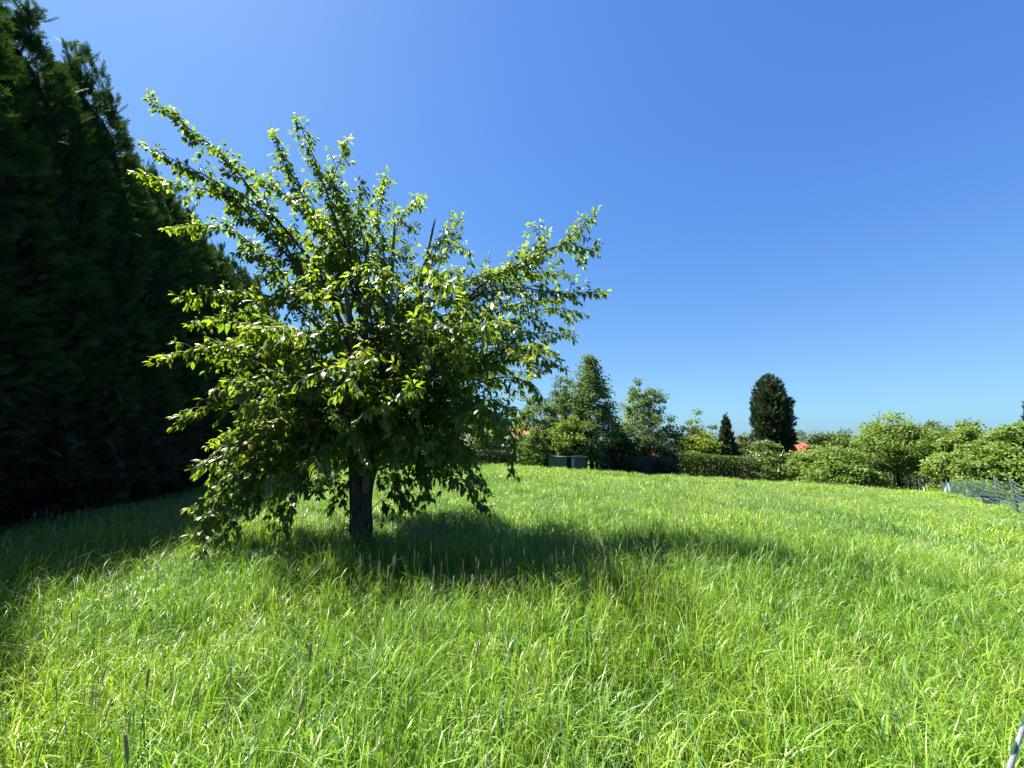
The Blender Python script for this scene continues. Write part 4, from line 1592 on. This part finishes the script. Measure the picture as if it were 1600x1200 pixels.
def sack(label, px, py, Y, mat, h, seed):
    p = pix(px, py, Y)
    z = gz(p.x, Y)
    r = random.Random(seed)
    m = MB()
    m.tube([(0, 0, 0), (0, 0, h * .15), (.02, 0, h * .55), (.03, .02, h * .82), (.02, 0, h * .88), (.05, .02, h)], [h * .2, h * .28, h * .26, h * .12, h * .05, h * .11], 12)
    o = m.build('plastic_sack', mat, None, True, (p.x, Y, z))
    tag(o, label, 'sack')


sack('small white sack just right of the netting gate post', 1447, 766, 38.0, M_WHITE, 0.75, 1)
sack('second small white sack near the far end of the netting fence', 1458, 766, 33.5, M_WHITE, 0.75, 2)
sack('small pale blue sack behind the far netting fence', 1482, 766, 26.5, M_CYAN, 0.8, 3)


# loose end of the netting right by the camera
def build_near_pole():
    A = pix(1569, 1225, 0.98)
    C = pix(1612, 1095, 1.12)
    d = (C - A).normalized()
    z = gz(A.x, A.y)
    foot = A - d * ((A.z - z + 0.1) / d.z)
    top = A + d * 0.75
    root = thing('net_pole', 'pale grey pole with green netting in the lower right corner', 'pole', (foot.x, foot.y, gz(foot.x, foot.y)))
    B = root.location.copy()
    n = 8
    MB().tube([foot - B + (top - foot) * (i / n) for i in range(n + 1)], [.0046] * (n + 1), 10).build('pole', M_POLE, root, True)
    s = Vector((-0.8, -0.35, -0.1)).normalized()
    m = MB()
    rows = 9
    cols = 4

    def pt(i, j):
        q = A + d * (-0.12 + 0.36 * i / rows)
        return q - B + s * (0.012 + 0.020 * j + 0.006 * math.sin(i * 1.9 + j)) + Vector((0, 0, -0.010 * j + .006 * math.sin(i * 2.3 + j * 1.4)))
    for i in range(rows + 1):
        m.tube([pt(i, j) for j in range(cols)], [.0028] * cols, 5, False)
    for j in range(cols):
        m.tube([pt(i, j) for i in range(rows + 1)], [.0034] * (rows + 1), 5, False)
    m.build('netting', M_GREENNET, root, True)


M_POLE = solid_mat('pale_grey_pole', (0.11, 0.11, 0.125), (0.17, 0.17, 0.19), 30.0, 0.35, 0.0, 0.5)
M_GREENNET = solid_mat('dark_green_net', (0.006, 0.030, 0.022), (0.014, 0.050, 0.036), 30.0, 0.5, 0.0, 0.4)
build_near_pole()

# ------------------------------------------------------------------ single seed heads and buttercups
M_FOX = leaf_mat('foxtail_head', [(0.0, (0.16, 0.11, 0.07)), (0.5, (0.32, 0.23, 0.15)), (1.0, (0.55, 0.45, 0.34))], (1.1, 1, .8), .2, .7, .2)
M_STEM = leaf_mat('foxtail_stem', [(0.0, (0.05, 0.10, 0.03)), (1.0, (0.10, 0.16, 0.05))], (1.1, 1.1, .5), .2, .4, .4)


def foxtail(px, py, Y, ln, lean, tone, label):
    tip = pix(px, py, Y)
    z = gz(tip.x, Y)
    x = tip.x - lean * 0.35
    root = thing('foxtail_stalk', label, 'grass stalk', (x, Y, z), 'brown foxtail seed heads above the meadow grass')
    t = tip - Vector((x, Y, z))
    d = Vector((lean * .8, 0, 1)).normalized()
    b = t - d * ln
    mid_ = Vector((b.x * .35, 0, b.z * .55))
    st = MB().tube([(0, 0, -.02), mid_, b], [.0022, .002, .0015], 5).build('stem', M_STEM, root, True)
    m = MB()
    m.tube([b, b + d * ln * .1, b + d * ln * .5, b + d * ln * .85, t], [.0015, .0042, .0050, .0036, .0008], 8)
    for k in range(60):     # short awns
        f = random.random()
        a = random.random() * 6.28
        q = b + d * ln * f
        o = Vector((math.cos(a), math.sin(a), 0)) * .0045
        e = q + o * 2.0 + d * .010
        m.add([q + o * .6, q + o * .6 + d * .0025, e], [(0, 1, 2)])
    me = m.mesh('seed_head', M_FOX, True)
    at = me.attributes.new('rnd', 'FLOAT', 'POINT')
    at.data.foreach_set('value', np.full(len(me.vertices), tone, np.float32))
    link('seed_head', me, root)


for px, py, Y, ln, le, to, lab in [
        (196, 1145, 1.30, .085, -.25, .35, 'dark brown foxtail leaning left at the lower left'),
        (233, 1042, 1.75, .075, .02, .4, 'dark upright foxtail in the sunlit grass at left'),
        (486, 1003, 1.75, .080, .03, .4, 'dark upright foxtail left of centre in the foreground'),
        (477, 1080, 1.45, .075, .28, .5, 'brown foxtail leaning right, left of centre in the foreground'),
        (618, 862, 3.6, .12, .06, .8, 'tall pinkish foxtail standing against the tree shadow'),
        (563, 865, 3.5, .10, -.05, .9, 'pale double foxtail just below the cherry trunk'),
        (592, 878, 3.3, .10, .02, .8, 'pale foxtail slightly right of the cherry trunk in the shadow'),
        (607, 884, 3.2, .10, .03, .8, 'pale foxtail beside another in the tree shadow'),
        (674, 846, 3.7, .11, .0, .7, 'slender foxtail standing in the middle of the tree shadow'),
        (709, 900, 3.0, .08, .0, .9, 'whitish foxtail near the front edge of the tree shadow'),
        (738, 898, 3.0, .08, .0, .9, 'whitish foxtail right of its neighbour at the shadow front'),
        (649, 912, 2.9, .08, .15, .8, 'foxtail leaning right at the front edge of the tree shadow'),
        (898, 832, 3.9, .10, .0, .9, 'pale foxtail standing in the right half of the tree shadow'),
        (912, 836, 3.8, .10, -.03, .9, 'pale foxtail beside its twin in the right half of the shadow'),
        (748, 1000, 2.0, .07, .18, .7, 'brown foxtail leaning right in the sunlit centre foreground'),
        (816, 905, 2.9, .08, .0, .6, 'brownish foxtail at the front right of the tree shadow')]:
    foxtail(px, py, Y, ln, le, to, lab)

M_PETAL = leaf_mat('yellow_petal', [(0.0, (0.65, 0.42, 0.01)), (1.0, (0.75, 0.52, 0.02))], (1, 1, .6), .3, .3, .5)


def buttercup(px, py, Y, label):
    t = pix(px, py, Y)
    z = gz(t.x, Y)
    root = thing('buttercup', label, 'flower', (t.x, Y, z), 'buttercups at the shadow edge')
    h = t.z - z
    MB().tube([(0, 0, -.02), (.01, 0, h * .5), (0, 0, h)], [.0018, .0015, .001], 5).build('stem', M_STEM, root, True)
    for k in range(5):
        a = 1.2566 * k
        c, s = math.cos(a), math.sin(a)
        v = [(0, 0, h), (.008 * c - .007 * s, .008 * s + .007 * c, h + .004), (.010 * c, .010 * s, h + .007), (.008 * c + .007 * s, .008 * s - .007 * c, h + .004)]
        MB().add(v, [(0, 1, 2, 3)]).build('petal', M_PETAL, root)


buttercup(151, 938, 2.55, 'yellow buttercup at the left edge of the sunlit grass')
buttercup(165, 932, 2.65, 'second yellow buttercup, right of its neighbour at the hedge shadow edge')
